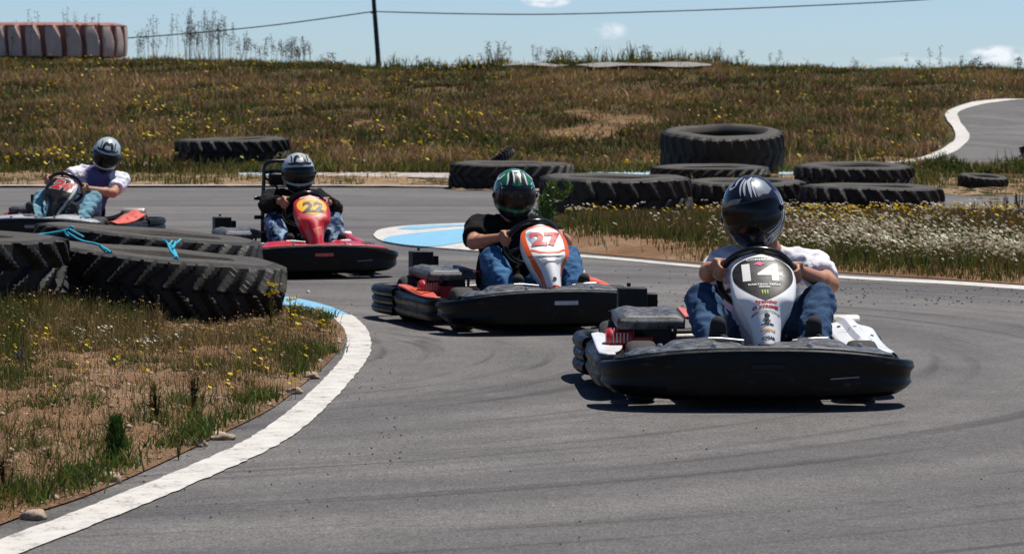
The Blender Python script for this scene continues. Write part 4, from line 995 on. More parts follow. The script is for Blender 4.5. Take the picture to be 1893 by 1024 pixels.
def kart(rz, loc, num, label, sch):
    root = empty('go_kart', loc, rz, label, 'go kart', 'racing karts on the track')
    # --- front bumper: one swept shell
    def path(t):   # t 0..1 from one side round the nose to the other
        a = math.pi * (1 + t); c, s_ = math.cos(a), math.sin(a); e = 2 / 3.4
        return Vector((.668 * math.copysign(abs(c) ** e, c), -.60 - .40 * abs(s_) ** e, 0))
    ts = np.linspace(0, 1, 57); rings = []
    for i, t_ in enumerate(ts):
        p = path(t_); d = (path(min(1, t_ + .004)) - path(max(0, t_ - .004))).normalized(); nin = Vector((-d.y, d.x, 0))
        k = abs(p.x) / .655; zt = .258 - .062 * k ** 2.6; zb = .042 + .020 * k ** 3
        endk = .16 * max(0, 1 - t_ / .03, 1 - (1 - t_) / .03)
        cut = .012 * sm(.5, .62, k) * 1
        sec = [(.055, zb), (.022, zb + .022), (.006, zb + (zt - zb) * .30), (.0 + cut, zb + (zt - zb) * .45), (-.004 + cut, zb + (zt - zb) * .64), (-.006, zt - .030), (.000, zt - .006), (.012, zt), (.12, zt + .003), (.15, zt - .02), (.16, zb + .06), (.14, zb)]
        zc = (zt + zb) / 2
        rings.append([p + nin * (dd + endk * .04) + Vector((0, 0, zc + (z - zc) * (1 - endk))) for dd, z in sec])
    mb = MB(); mb.loft(rings); fb = mb.build('front_bumper', M['bumper'], root, smooth=24)
    # slot / badge in the middle of the bumper
    mb = MB(); mb.box((.02, -1.004, .188), (.145, .012, .026), taper=1.0); 
    mb.build('bumper_badge', M[sch['badge']], fb, bevel=.004)
    for sx_ in (-1, 1):
        mb = MB(); mb.tube([(sx_ * .28, -.998, .135), (sx_ * .34, -.994, .139), (sx_ * .40, -.986, .142)], .0035, 6); 
        if sx_ > 0: mb.build('scrape', M['inkgrey'], fb)
    # --- moulded top over the nose
    def nz_(u, v):       # u -1..1 across, v 0..1 rearwards
        x = u * .56; k = abs(u); y0 = -.60 - .40 * max(0, 1 - (abs(x) / .655) ** 3.4) ** (1 / 3.4) + .045; y1 = -.56 - .14 * k ** 2
        if k < .16: y1 = -.66
        y = y0 + (max(y1, y0 + .06) - y0) * v; zt = .258 - .062 * (abs(x) / .668) ** 2.6
        fac = .022 * sm(.28, .34, k) * (1 - sm(.62, .72, k)) + .010 * sm(.75, .8, k) * (1 - sm(.92, .97, k))
        return Vector((x, y, zt + .006 + fac * math.sin(min(1, v * 1.6) * math.pi / 2) - .02 * max(0, v - .85) / .15 - .014 * (k < .13) * v))
    mb = MB(); mb.grid(nz_, np.linspace(-1, 1, 61), np.linspace(0, 1, 14)); o = mb.build('nose_cover', M[sch['nose']], root, smooth=40, fix=False)
    so = o.modifiers.new('s', 'SOLIDIFY'); so.thickness = .012; so.offset = -1
    # --- side pods with rolled guard
    for s_ in (-1, 1):
        P = [(.60, -.47), (.655, -.40), (.672, -.2), (.675, .1), (.672, .40), (.64, .50), (.58, .53)]
        P = smoothline([Vector((s_ * a, b, 0)) for a, b in P], 6); rings = []
        for i, p in enumerate(P):
            d = (P[min(i + 1, len(P) - 1)] - P[max(i - 1, 0)]).normalized(); nin = Vector((-d.y, d.x, 0)) * s_
            q = i / (len(P) - 1); zt = .182 + .030 * sm(.2, .9, q); 
            sec = [(.05, .045), (.012, .055), (.0, .085), (.012, .112), (.0, .135), (.0, .165), (.012, .182), (.004, zt - .02), (.03, zt), (.15, zt - .005), (.17, zt - .03), (.16, .05)]
            rings.append([p + nin * a + Vector((0, 0, b)) for a, b in sec])
        mb = MB(); mb.loft(rings); pod = mb.build('side_bumper', M['bumper'], root, smooth=50)
        def pt(u, v):
            y = -.40 + .93 * v; w0 = .645 - .05 * sm(.85, 1, v) - .03 * sm(.12, 0, v); w1 = .42 + .05 * (1 - v); 
            if s_ < 0: w1 = .50 + .06 * math.sin(v * 3.1) ; w1 = min(w1, w0 - .02)
            if s_ < 0: w1 = w0 - (.035 + .085 * math.sin(max(0, min(1, v * 1.05)) * math.pi) * (1 if v < .75 else .8))
            x = w0 + (w1 - w0) * u; zt = .186 + .032 * sm(.2, .9, v) + (.028 * sm(.5, 1, v) if s_ > 0 else 0)
            return Vector((s_ * x, y, zt + .010 + .020 * math.sin(u * math.pi) * (s_ > 0) + (.022 * sm(.32, .36, u) * (1 - sm(.6, .66, u)) * sm(.3, .4, v) if s_ > 0 else 0)))
        mb = MB(); mb.grid(pt, np.linspace(0, 1, 13), np.linspace(0, 1, 26), flip=(s_ > 0)); o = mb.build('side_panel', [M[sch['side']]], pod, smooth=40)
        so = o.modifiers.new('s', 'SOLIDIFY'); so.thickness = .010; so.offset = -1
        if s_ > 0:
            def sf0(u, v, off): q = pt(min(max(u, 0), 1), min(max(v, 0), 1)); return q + Vector((0, 0, off + .001))
            for (a_, b_) in ((.2, .88), (.75, .80), (.3, .45), (.15, .62)):
                decal('fixing_bolt', [poly_faces([(a_ + .045 * math.cos(q), b_ + .014 * math.sin(q)) for q in np.linspace(0, 6.28, 9)[:-1]], .1)], sf0, M['inkblack'], pod, .003)
            decal('scratch', [poly_faces([(.1, .70), (.5, .66), (.9, .69), (.5, .675)], .1)], sf0, M['inkgrey'], pod, .003)
        if sch.get('side2'):
            def sf(u, v, off): q = pt(u, v); return q + Vector((0, 0, off + .001))
            decal('side_graphic', [poly_faces([(.12, .30), (.9, .42), (.9, .66), (.12, .58)], .08)], sf, M[sch['side2']], pod, .004)
        # layered guard rolls round the rear corner
    mb = MB()
    for z_, g_ in ((.068, 0), (.123, .004), (.178, .0)):
        P = [(.655, .40), (.678, .55), (.685, .72), (.665, .88), (.60, .965), (.48, .985), (.2, .99)]
        P = P + [(-a, b) for a, b in P[::-1]]
        P = smoothline([Vector((a - math.copysign(g_, a), b, z_)) for a, b in P], 5); mb.tube(P, .0325, 12)
    mb.build('rear_bumper', M['bumper'], root, smooth=60)
    for (bx, by, bz) in ((-.42, -.86, .262), (.42, -.86, .262), (-.2, -.93, .268), (.2, -.93, .268)):
        mb = MB(); mb.lathe([(0, .012), (.009, .011), (.013, .004), (.013, -.004)], 12, (bx, by, bz)); mb.build('bolt', M['metal'], root)
    # --- frame rails, floor, axles
    mb = MB()
    for s_ in (-1, 1):
        mb.tube(smoothline([(s_ * .30, -.95, .10), (s_ * .30, -.6, .075), (s_ * .33, -.1, .07), (s_ * .34, .4, .08), (s_ * .34, .93, .12)], 5), .016, 8)
        mb.tube([(s_ * .34, -.3, .09), (s_ * .60, -.3, .13), (s_ * .60, .38, .13), (s_ * .34, .42, .09)], .012, 8)
    mb.tube([(-.34, .75, .10), (.34, .75, .10)], .016, 8); mb.tube([(-.30, -.62, .08), (.30, -.62, .08)], .014, 8); mb.tube([(-.34, .15, .07), (.34, .15, .07)], .014, 8)
    mb.tube([(-.52, .52, .135), (.52, .52, .135)], .020, 10); mb.tube([(-.44, -.50, .13), (.44, -.50, .13)], .012, 8)
    mb.build('frame', M['dark'], root)
    mb = MB(); mb.grid(lambda u, v: (u * .30, v, .058), [-1, 0, 1], np.linspace(-.92, .15, 4)); o = mb.build('floor_tray', M['alu'], root, smooth=0); so = o.modifiers.new('s', 'SOLIDIFY'); so.thickness = .004
    # --- wheels
    for (x, y, r_, w) in ((-.475, -.50, .130, .13), (.475, -.50, .130, .13), (-.50, .52, .140, .20), (.50, .52, .140, .20)):
        mb = MB(); mb.lathe([(.066, -w * .42), (.085, -w * .5), (r_ - .022, -w * .5), (r_ - .006, -w * .42), (r_, -w * .28), (r_, w * .28), (r_ - .006, w * .42), (r_ - .022, w * .5), (.085, w * .5), (.066, w * .42)], 36, (x, y, r_), 'x', True)
        wh = mb.build('wheel', M['rubber'], root, smooth=40)
        mb = MB(); mb.lathe([(.0, w * .2), (.03, w * .22), (.035, w * .1), (.058, w * .1), (.067, w * .44), (.067, -w * .44), (.058, -w * .1), (.03, -w * .15), (.0, -w * .15)], 24, (x, y, r_), 'x'); mb.build('rim', M['alu'], wh, smooth=30)
    # --- seat
    def seat(u, v):   # u across -1..1, v 0 front lip ..1 top of the back
        a = u * math.pi / 2; L = [(.02, .11, .17), (.14, .075, .19), (.30, .065, .20), (.42, .10, .20), (.50, .20, .195), (.545, .33, .17), (.575, .44, .13)]
        k = v * 6; i = min(int(k), 5); f = k - i; y, z, w = [L[i][j] * (1 - f) + L[i + 1][j] * f for j in range(3)]
        side = .17 * (1 - math.cos(a)); return Vector((DX + w * math.sin(a) * 1.02, y - side * .75 * v, z + side * (1 - .75 * v)))
    mb = MB(); mb.grid(seat, np.linspace(-1, 1, 17), np.linspace(0, 1, 20)); o = mb.build('seat', M['blackgloss'], root, smooth=60); so = o.modifiers.new('s', 'SOLIDIFY'); so.thickness = .012
    # --- engine on the driver's right (-x)
    mb = MB(); mb.box((-.41, .27, .17), (.24, .34, .16)); mb.box((-.36, .12, .21), (.12, .10, .16))
    for k in range(6): mb.box((-.42, .115 - .0 + k * .0, .14 + k * .021), (.20, .06, .007))
    mb.lathe([(0, -.02), (.055, -.02), (.06, .0), (.05, .012), (0, .012)], 20, (-.53, .30, .17), 'x')
    mb.tube([(-.30, .05, .10), (-.285, .04, .30)], .009, 8)
    eng = mb.build('engine', M['dark'], root, bevel=.004)
    def cov(u, v): 
        x = -.545 + .30 * u; y = .02 + .50 * v; e = min(u, 1 - u, v, 1 - v); return Vector((x, y, .318 + .018 * sm(0, .12, e) + .008 * math.sin(u * 9) * sm(.1, .2, e) + .012 * v))
    mb = MB(); mb.grid(cov, np.linspace(0, 1, 20), np.linspace(0, 1, 12)); mb.grid(lambda u, v: cov(u, 0) + Vector((0, .0, -.045 * v)), np.linspace(0, 1, 20), [0, 1]); mb.grid(lambda u, v: cov(0, u) + Vector((0, 0, -.045 * v)), np.linspace(0, 1, 12), [0, 1])
    o = mb.build('engine_cover', M[sch.get('cover', 'blackscuff')], eng, smooth=40, fix=False); so = o.modifiers.new('s', 'SOLIDIFY'); so.thickness = .006
    mb = MB(); mb.grid(lambda u, v: Vector((-.245 + .075 * u, .0 + .48 * v + .05 * u, .33 + .014 * v - .02 * u)), [0, .5, 1], [0, .5, 1]); o = mb.build('engine_panel', M[sch['panel']], eng, smooth=0, fix=False); so = o.modifiers.new('s', 'SOLIDIFY'); so.thickness = .01
    # ribbed red starter housing
    Rr = Matrix.Rotation(R(12), 3, 'Y'); mb = MB()
    prof = [(0, -.062), (.044, -.062), (.05, -.05)]
    for k in range(6): z_ = -.045 + k * .017; prof += [(.052, z_), (.052, z_ + .009), (.044, z_ + .0095), (.044, z_ + .0165)]
    prof += [(.05, .06), (.03, .066), (0, .066)]
    mb.lathe(prof, 22, (-.535, .055, .225), 'x'); mb.box((-.46, .10, .185), (.15, .12, .10)); mb.build('starter_housing', M['redmetal'], eng, smooth=30)
    mb = MB()
    for k in range(5): mb.box((-.566 + k * .016, .002, .235), (.005, .012, .045))
    mb.build('cooling_fin', M['inkwhite'] if False else M['alu'], eng, smooth=0)
    # black intake box standing at the rear
    mb = MB(); mb.box((-.445, .60, .325), (.135, .11, .20)); mb.box((-.36, .66, .335), (.07, .09, .12)); mb.tube([(-.46, .60, .43), (-.46, .60, .448)], .010, 8); mb.tube([(-.49, .56, .23), (-.53, .50, .15)], .014, 8); mb.tube([(-.40, .56, .24), (-.40, .45, .2)], .02, 8)
    mb.build('intake_box', M['black'], root, bevel=.012, seg=3)
    # silencer on the other side, fuel tank under the column
    mb = MB(); mb.lathe([(0, -.11), (.045, -.11), (.05, -.10), (.05, .10), (.045, .11), (0, .11)], 26, (.49, .52, .255), 'x'); mb.tube(smoothline([(.38, .52, .255), (.26, .58, .22), (.0, .62, .2), (-.3, .5, .2)], 6), .016, 10); mb.build('silencer', M['alu'], root, smooth=40)
    mb = MB(); mb.box((0, -.30, .15), (.20, .24, .15)); mb.build('fuel_tank', M['black'], root, bevel=.02, seg=3)
    # pedals
    for s_ in (-1, 1):
        mb = MB(); mb.tube([(DX + s_ * .10, -.63, .09), (DX + s_ * .11, -.665, .272), (DX + s_ * .20, -.668, .278), (DX + s_ * .255, -.66, .278)], .008, 8); mb.tube([(DX + s_ * .255, -.66, .278), (DX + s_ * .26, -.62, .09)], .008, 8); mb.build('pedal', M['metal'], root)
    # steering wheel and column
    C0 = Vector((DX, -.17, .508)); al = R(36); e1 = Vector((1, 0, 0)); e2 = Vector((0, -math.sin(al), math.cos(al))); nn = Vector((0, math.cos(al), math.sin(al)))
    mb = MB(); mb.tube([C0 + .163 * (math.cos(a) * e1 + math.sin(a) * e2) for a in np.linspace(0, 2 * math.pi, 48, endpoint=False)], .0155, 12, closed=True)
    for a in (R(90), R(210), R(330)): mb.tube([C0 - nn * .01, C0 + .155 * (math.cos(a) * e1 + math.sin(a) * e2)], [.016, .010], 8)
    sw = mb.build('steering_wheel', M['blackgloss'], root, smooth=50)
    mb = MB(); mb.tube([C0, C0 - nn * .38 + Vector((0, 0, -.12))], .011, 8); mb.ell(C0, (.035, .035, .02)); mb.build('steering_column', M['dark'], sw)
    # --- tall number panel
    mb = MB(); us = np.linspace(-1, 1, 25); vs_ = np.concatenate([[0, .003, .008], np.linspace(.015, .55, 44) / .55 * FL])
    vs_ = np.unique(np.clip(vs_, 0, FL))
    mb.grid(lambda u, v: fsurf(u * fhw(v), v), us, vs_, flip=True)
    for s_ in (-1, 1): mb.grid(lambda u, v: fsurf(s_ * fhw(v), v) - FN * (.05 + .03 * math.sin(math.pi * v / FL)) * u - Vector((s_ * .010 * u, 0, 0)), [0, .25, .6, 1], vs_, flip=(s_ > 0))
    fairing = mb.build('front_fairing', M[sch['fairing']], root, smooth=50, fix=False)
    so = fairing.modifiers.new('s', 'SOLIDIFY'); so.thickness = .005; so.offset = -1
    mb = MB(); q = fsurf(0, FL * .985); mb.box(q + FN * .0 + Vector((0, .01, -.012)), (.088, .04, .05)); mb.build('fairing_mount', M['black'], fairing, bevel=.008)
    def hline(f, v0, v1, n=22): return [(f * fhw(v), v) for v in np.linspace(v0, v1, n)]
    def band(i0, i1, v0, v1, n=26):
        A = [(i0 * fhw(v), v) for v in np.linspace(v0, v1, n)]; B = [(i1 * fhw(v), v) for v in np.linspace(v1, v0, n)]; return poly_faces(A + B, .012)
    def egg(w, v0, v1, drop, k=2.4, n=44):
        P = []
        for a in np.linspace(0, 2 * math.pi, n, endpoint=False):
            c, s2 = math.cos(a), math.sin(a); x = w * math.copysign(abs(c) ** (2 / k), c); y = (v0 + v1) / 2 + (v1 - v0) / 2 * math.copysign(abs(s2) ** (2 / k), s2)
            y += drop * max(0, s2) * (1 - min(1, abs(x) / w)) ** 1; P.append((x, y))
        return P
    L = []   # (name, pieces, material, offset, label)
    if num == '14':
        plate = egg(.131, .018, .222, .060, 2.5)
        L += [('number_plate', [poly_faces(plate, .010)], 'plateblack', .0015)]
        n1 = offs(text_faces('1', .150, .0035, 0, 1.6), -.073, 0); n4 = offs(text_faces('4', .150, .0035, 0, 1.4), .030, 0)
        flip = lambda vf, dy: ([(x, dy - y) for x, y in vf[0]], [f[::-1] for f in vf[1]])
        L += [('number', [flip(n1, .122), flip(n4, .122)], 'inkwhite', .0035)]
        T = lambda s2, size, y, x=0, b=.0006, sxx=1.0, sh=0: flip(offs(text_faces(s2, size, b, sh, sxx, 2), x, 0), y)
        L += [('lettering', [T('CORMAXX', .018, .036, -.005, .0006, 1.4)], 'inkwhite', .0036)]
        L += [('lettering', [T('KARTING TEAM', .013, .193, 0, .0006, 1.5), T('SERIES', .011, .207, 0, .0006, 1.6)], 'inkwhite', .0036)]
        L += [('emblem', [poly_faces([(x - .01, .066 - y) for x, y in [(-.03, -.006), (-.012, .012), (.002, .016), (.010, .004), (.026, -.004), (.010, -.004), (0, -.012), (-.012, -.004)]], .01)], 'inkpink', .0037)]
        cl = [poly_faces([(dx + a, .236 + b) for a, b in [(-.0035, -.009), (.0035, -.010), (.002, .010), (-.0005, .014), (-.002, .006)]], .01) for dx in (-.011, 0, .011)]
        L += [('emblem', cl, 'inkgreen', .0037)]
        L += [('sponsor_lettering', [T('brembo', .017, .288, .002, .001, 1.7)], 'inkred', .0025), ('sponsor_lettering', [T('O XTREME', .017, .314, -.003, .0012, 1.35)], 'inkred', .0025),
              ('sponsor_lettering', [T('BRIDGESTONE', .015, .339, -.002, .0006, 1.25, .2)], 'inkgrey', .0025),
              ('fixing_bolt', [poly_faces([(.0 + .013 * math.cos(a), .365 + .012 * math.sin(a)) for a in np.linspace(0, 6.28, 14)[:-1]], .02)], 'inkblack', .006),
              ('sponsor_lettering', [T('ZF', .022, .392, .0, .001, 1.0, .2), T('ENGINES', .009, .404, 0, .0008, 1.5)], 'inkblack', .0025),
              ('sponsor_lettering', [T('castrol', .018, .432, .002, .0008, 1.25)], 'inkorange', .0025),
              ('sponsor_lettering', [T('OVSAR', .017, .470, .002, .001, 1.05), ([(x, y) for x, y in []], [])], 'inkblack', .0025)]
    elif num == '27':
        L += [('orange_border', [band(-1.0, -.80, .004, FL * .97), band(.80, 1.0, .004, FL * .97), poly_faces([(-.03, .001)] + [(f * .9, v) for f, v in [(-.075, .010), (-.11, .035), (-.10, .040), (-.06, .030), (0, .026), (.06, .030), (.10, .040), (.11, .035), (.075, .010), (.03, .001)]], .012),
               poly_faces([(-.118, .225), (-.06, .250), (0, .256), (.06, .250), (.118, .225), (.10, .212), (.05, .236), (0, .242), (-.05, .236), (-.10, .212)], .012), band(-.85, .85, FL * .90, FL * .97)], 'orange', .002)]
        L += [('blue_flash', [poly_faces([(-.108, .075), (-.075, .060), (-.058, .075), (-.062, .12), (-.055, .165), (-.060, .195), (-.085, .175), (-.102, .130)], .012)], 'inkblue', .0025)]
        flip = lambda vf, dy: ([(x, dy - y) for x, y in vf[0]], [f[::-1] for f in vf[1]])
        n2 = offs(text_faces('2', .146, .009, 0, 1.2), -.046, 0); n7 = offs(text_faces('7', .146, .009, 0, 1.2), .048, 0)
        L += [('number', [flip(n2, .139), flip(n7, .139)], 'inkred', .0045)]
        L += [('fixing_bolt', [poly_faces([(.0 + .012 * math.cos(a), .44 + .012 * math.sin(a)) for a in np.linspace(0, 6.28, 14)[:-1]], .02)], 'inkblack', .004),
              ('black_line', [poly_faces([(-.105, .262), (-.05, .272), (0, .275), (.05, .272), (.105, .262), (.05, .279), (0, .282), (-.05, .279)], .012)], 'inkblack', .0025), ('grey_panel', [poly_faces([(-.07, .285), (.07, .285), (.04, .33), (-.04, .33)], .012)], 'silver', .002)]
    elif num == '22':
        plate = egg(.118, .040, .205, .025, 2.3)
        L += [('number_plate', [poly_faces(plate, .012)], 'yellow', .0015)]
        flip = lambda vf, dy: ([(x, dy - y) for x, y in vf[0]], [f[::-1] for f in vf[1]])
        L += [('number', [flip(text_faces('22', .150, .0065, .12, 1.12), .150)], 'inkblack', .0035), ('lettering', [flip(text_faces('KARTING', .022, .001, 0, 1.3, 2), .076)], 'inkorange', .003), ('lettering', [flip(text_faces('SPEEDWAY', .026, .001, 0, 1.2, 2), .030)], 'inkwhite', .003),
              ('pale_flash', [poly_faces([(.0, .25), (.10, .215), (.105, .24), (.03, .29)], .012), poly_faces([(-.03, .36), (.045, .33), (.05, .40), (.0, .46)], .012)], 'salmon', .002), ('pale_flash', [band(-.98, -.86, .23, FL * .95)], 'inkpink' if False else 'salmon', .002)]
    else:
        flip = lambda vf, dy: ([(x, dy - y) for x, y in vf[0]], [f[::-1] for f in vf[1]])
        n24 = text_faces('24', .158, .008, .3, 1.12)
        L += [('number_outline', [flip(offs(text_faces('24', .158, .0125, .3, 1.12), .001, 0), .125)], 'inkpink' if False else 'inkwhite', .002), ('number', [flip(n24, .125)], 'inkred', .0035), ('silver_edge', [band(.84, .99, .05, FL * .95), band(.5, .8, .10, .19)], 'silver', .002), ('lettering', [flip(text_faces('KART SPORT', .022, .001, 0, 1.2, 2), .035)], 'inkwhite', .0025)]
    for it in L:
        nm, pc, mt, of = it[:4]; decal(nm, [p for p in pc if len(p[0])], fsurf, M[mt], fairing, of)
    if num == '24' and sch.get('lean', 1):
        for ob_ in [fairing] : ob_.matrix_basis = Matrix.Translation(FB) @ Matrix.Rotation(R(10), 4, 'Y') @ Matrix.Translation(-FB)
    if sch.get('hoop'):
        mb = MB()
        mb.tube(smoothline([(-.11, .62, .10), (-.11, .60, .5), (-.10, .60, .74), (-.095, .60, .82), (-.05, .60, .865), (.10, .60, .87)], 6), .016, 10)
        mb.tube(smoothline([(-.11, .60, .57), (-.03, .60, .58), (.01, .60, .63), (-.01, .60, .68), (-.10, .60, .74)], 5), .011, 8)
        mb.tube([(-.18, .60, .575), (-.11, .60, .57)], .016, 8); mb.tube([(-.18, .60, .42), (-.11, .60, .42)], .016, 8)
        mb.tube(smoothline([(-.09, .60, .78), (.0, .60, .79), (.10, .62, .78)], 4), .014, 8)
        rh = mb.build('roll_hoop', M['blackgloss'], root, smooth=60)
        mb = MB(); mb.box((.01, .585, .725), (.15, .05, .10)); mb.build('head_pad', M['black'], rh, bevel=.02, seg=3)
    return root

# ------------------------------------------------------------------ drivers
def helmet_r(az, el):
    """helmet shell as a radius by direction; az 0 = face (-Y)"""
    c = math.cos(el); d = Vector((c * math.sin(az), -c * math.cos(az), math.sin(el)))
    a, b, h = .131, .158, .155
    r_ = 1 / math.sqrt((d.x / a) ** 2 + (d.y / b) ** 2 + (d.z / h) ** 2)
    front = max(0, math.cos(az)); low = max(0, -math.sin(el))
    r_ *= 1 + .16 * front ** 2 * low * 1.5 * (1 - low * .35) + .05 * low * (1 - front)
    return r_, d
def hsurf(az, el, off=0.0):
    r_, d = helmet_r(az, el); p = d * (r_ + off)
    p.z = max(p.z, -.168 + (.02 * max(0, math.cos(az)) * 0)); return p
def build_helmet(person, c, rot, kind, sc_=1.0):
    H = Matrix.Translation(c) @ rot @ Matrix.Scale(sc_, 4)
    def S(az, el, off=0.0): return (H @ hsurf(az, el, off).to_4d()).to_3d()
    mb = MB(); azs = np.linspace(-math.pi, math.pi, 65); els = np.linspace(-1.15, 1.5707, 44)
    def opening(a, e): return abs(a) < 1.10 and -.42 < e < .34 and (abs(a) < .95 or abs(e) < .28)
    P = [[S(a, e) for a in azs[:-1]] for e in els]; n = 64; vs = [p for r_ in P for p in r_]; fs = []
    for j in range(len(els) - 1):
        for i in range(n):
            am, em = (azs[i] + azs[i + 1]) / 2, (els[j] + els[j + 1]) / 2
            if not opening(am, em): fs.append((j * n + i, j * n + (i + 1) % n, (j + 1) * n + (i + 1) % n, (j + 1) * n + i))
    mb.add(vs, fs)
    base = {'navy': 'h_navy', 'green': 'h_green', 'silver': 'h_silver', 'silver2': 'h_silver'}[kind]
    sh = mb.build('helmet', M[base], person, smooth=60, fix=False)
    so = sh.modifiers.new('s', 'SOLIDIFY'); so.thickness = .018; so.offset = -1
    if kind != 'navy':
        decal('lower_band', [poly_faces([(a, -.56) for a in np.linspace(-2.7, 2.7, 30)] + [(a, -1.13) for a in np.linspace(2.7, -2.7, 30)], .12)], S, M['h_dark'], sh, .0012)
    # visor
    mb = MB()
    top, bot = (.38, -.42)
    mb.grid(lambda u, v: S(u * (1.30 - .18 * abs(v * 2 - 1) ** 3), bot + (top - bot) * v + .05 * u * u * (-1 if v > .5 else 1), .005), np.linspace(-1, 1, 41), np.linspace(0, 1, 15))
    vi = mb.build('visor', M['visorclear' if kind == 'green' else 'visor'], sh, smooth=80, fix=False)
    mb = MB()
    for s_ in (-1, 1): mb.ell(S(s_ * 1.32, -.03, .004), (.012, .018, .018))
    mb.build('visor_pivot', M['blackgloss'], sh)
    mb = MB(); mb.grid(lambda u, v: S(u * .34, -.78 - .16 * v, .004), np.linspace(-1, 1, 13), np.linspace(0, 1, 5)); mb.build('chin_vent', M['blackgloss'], sh, smooth=80, fix=False)
    def rib(pts, w, n=7):
        P = smoothline([Vector((a, e, 0)) for a, e in pts], n); A, B = [], []
        for i, p in enumerate(P):
            d = (P[min(i + 1, len(P) - 1)] - P[max(i - 1, 0)]); ca = max(.25, math.cos(p.y)); d = Vector((d.x * ca, d.y, 0)); d.normalize()
            t_ = min(1, 3 * i / len(P) + .25, 3 * (len(P) - 1 - i) / len(P) + .25); ww = w * t_
            A.append((p.x - d.y * ww / ca, p.y + d.x * ww)); B.append((p.x + d.y * ww / ca, p.y - d.x * ww))
        vs = A + B; m = len(P); return vs, [(i, i + 1, m + i + 1, m + i) for i in range(m - 1)]
    rib0 = rib
    def topM(s=.34, c_el=1.0):   # M emblem over the brow
        st = [[(-.9, -1), (-.9, 1)], [(-.9, 1), (0, .1)], [(0, .1), (.9, 1)], [(.9, 1), (.9, -1)]]; out = []
        for a, b in st: out.append(rib([(a[0] * s, c_el + a[1] * .26), ((a[0] + b[0]) / 2 * s, c_el + (a[1] + b[1]) / 2 * .26), (b[0] * s, c_el + b[1] * .26)], .085, 4))
        return out
    if kind in ('silver', 'silver2'):
        decal('emblem', topM(.42, .92), S, M['h_black'], sh, .0015)
        decal('stripe', [rib([(-.95, .62), (-.62, .56), (-.30, .60), (0, .56), (.30, .60), (.62, .56), (.95, .62)], .085)] + [rib([(s_ * .55, .62), (s_ * .75, .95), (s_ * 1.2, 1.15)], .035) for s_ in (-1, 1)], S, M['h_black'], sh, .0022)
        decal('side_flash', [rib([(s_ * 1.45, .75), (s_ * 1.5, .2), (s_ * 1.25, -.55), (s_ * .75, -.95)], .16) for s_ in (-1, 1)] + [rib([(s_ * 2.2, .8), (s_ * 2.1, 0), (s_ * 1.9, -.8)], .14) for s_ in (-1, 1)], S, M['h_dark'], sh, .0015)
    if kind == 'green':
        W_ = [rib([(s_ * .50, .48), (s_ * .52, .80), (s_ * .75, 1.15)], .035) for s_ in (-1, 1)] + [rib([(s_ * .16, .62), (s_ * .2, .95), (s_ * .35, 1.25)], .03) for s_ in (-1, 1)] + [rib([(s_ * 1.0, .60), (s_ * .78, .50), (s_ * .72, .2), (s_ * .70, .05)], .03) for s_ in (-1, 1)] + \
             [rib([(s_ * 1.0, 1.05), (s_ * 1.25, .78), (s_ * 1.65, .76), (s_ * 1.9, .95)], .06) for s_ in (-1, 1)] + [rib([(-.6, 1.32), (0, 1.25), (.6, 1.32)], .07), rib([(-.14, .50), (0, .49), (.14, .50)], .025)]
        decal('white_marks', W_, S, M['h_white'], sh, .003)
        decal('emblem', [rib([(s_ * .33, .50), (s_ * .38, .85), (s_ * .60, 1.2)], .10) for s_ in (-1, 1)] + [rib([(0, .55), (0, .9), (0, 1.15)], .05)], S, M['h_black'], sh, .002)
        decal('stripe', [rib([(-.80, .48), (-.4, .44), (0, .43), (.4, .44), (.80, .48)], .075)] + [rib([(s_ * .85, .42), (s_ * .98, 0), (s_ * .95, -.4)], .11) for s_ in (-1, 1)], S, M['h_black'], sh, .0065)
        decal('side_flash', [rib([(s_ * 1.62, .05), (s_ * 1.55, -.3), (s_ * 1.2, -.72), (s_ * .55, -.98), (0, -1.02)], .17) for s_ in (-1, 1)] + [rib([(s_ * 2.3, .35), (s_ * 2.1, -.2), (s_ * 2.0, -.8)], .3) for s_ in (-1, 1)], S, M['h_dark'], sh, .0015)
        decal('chin_stripe', [rib([(s_ * 1.75, -.1), (s_ * 1.45, -.62), (s_ * .9, -.93), (s_ * .3, -1.1)], .014) for s_ in (-1, 1)], S, M['h_white'], sh, .003)
    if kind == 'navy':
        rib = lambda pts, w, n=7: rib0(pts, w * 1.9, n)
        g_ = []
        g_ += [rib([(.30, .52), (.33, .85), (.42, 1.12), (.9, 1.28)], .022), rib([(.44, .50), (.47, .85), (.60, 1.08)], .014), rib([(.10, .60), (.12, .95), (.3, 1.2)], .018), rib([(-.05, .62), (-.04, 1.0), (.2, 1.3)], .014),
               rib([(-.35, 1.0), (-.62, .92), (-.80, 1.02), (-.75, 1.2)], .020), rib([(-.35, 1.0), (-.38, 1.25), (-.1, 1.4)], .02), rib([(-1.05, .35), (-1.1, .7), (-1.25, .95), (-1.0, 1.2)], .016), rib([(-1.2, .15), (-1.3, .6), (-1.5, .9)], .012)]
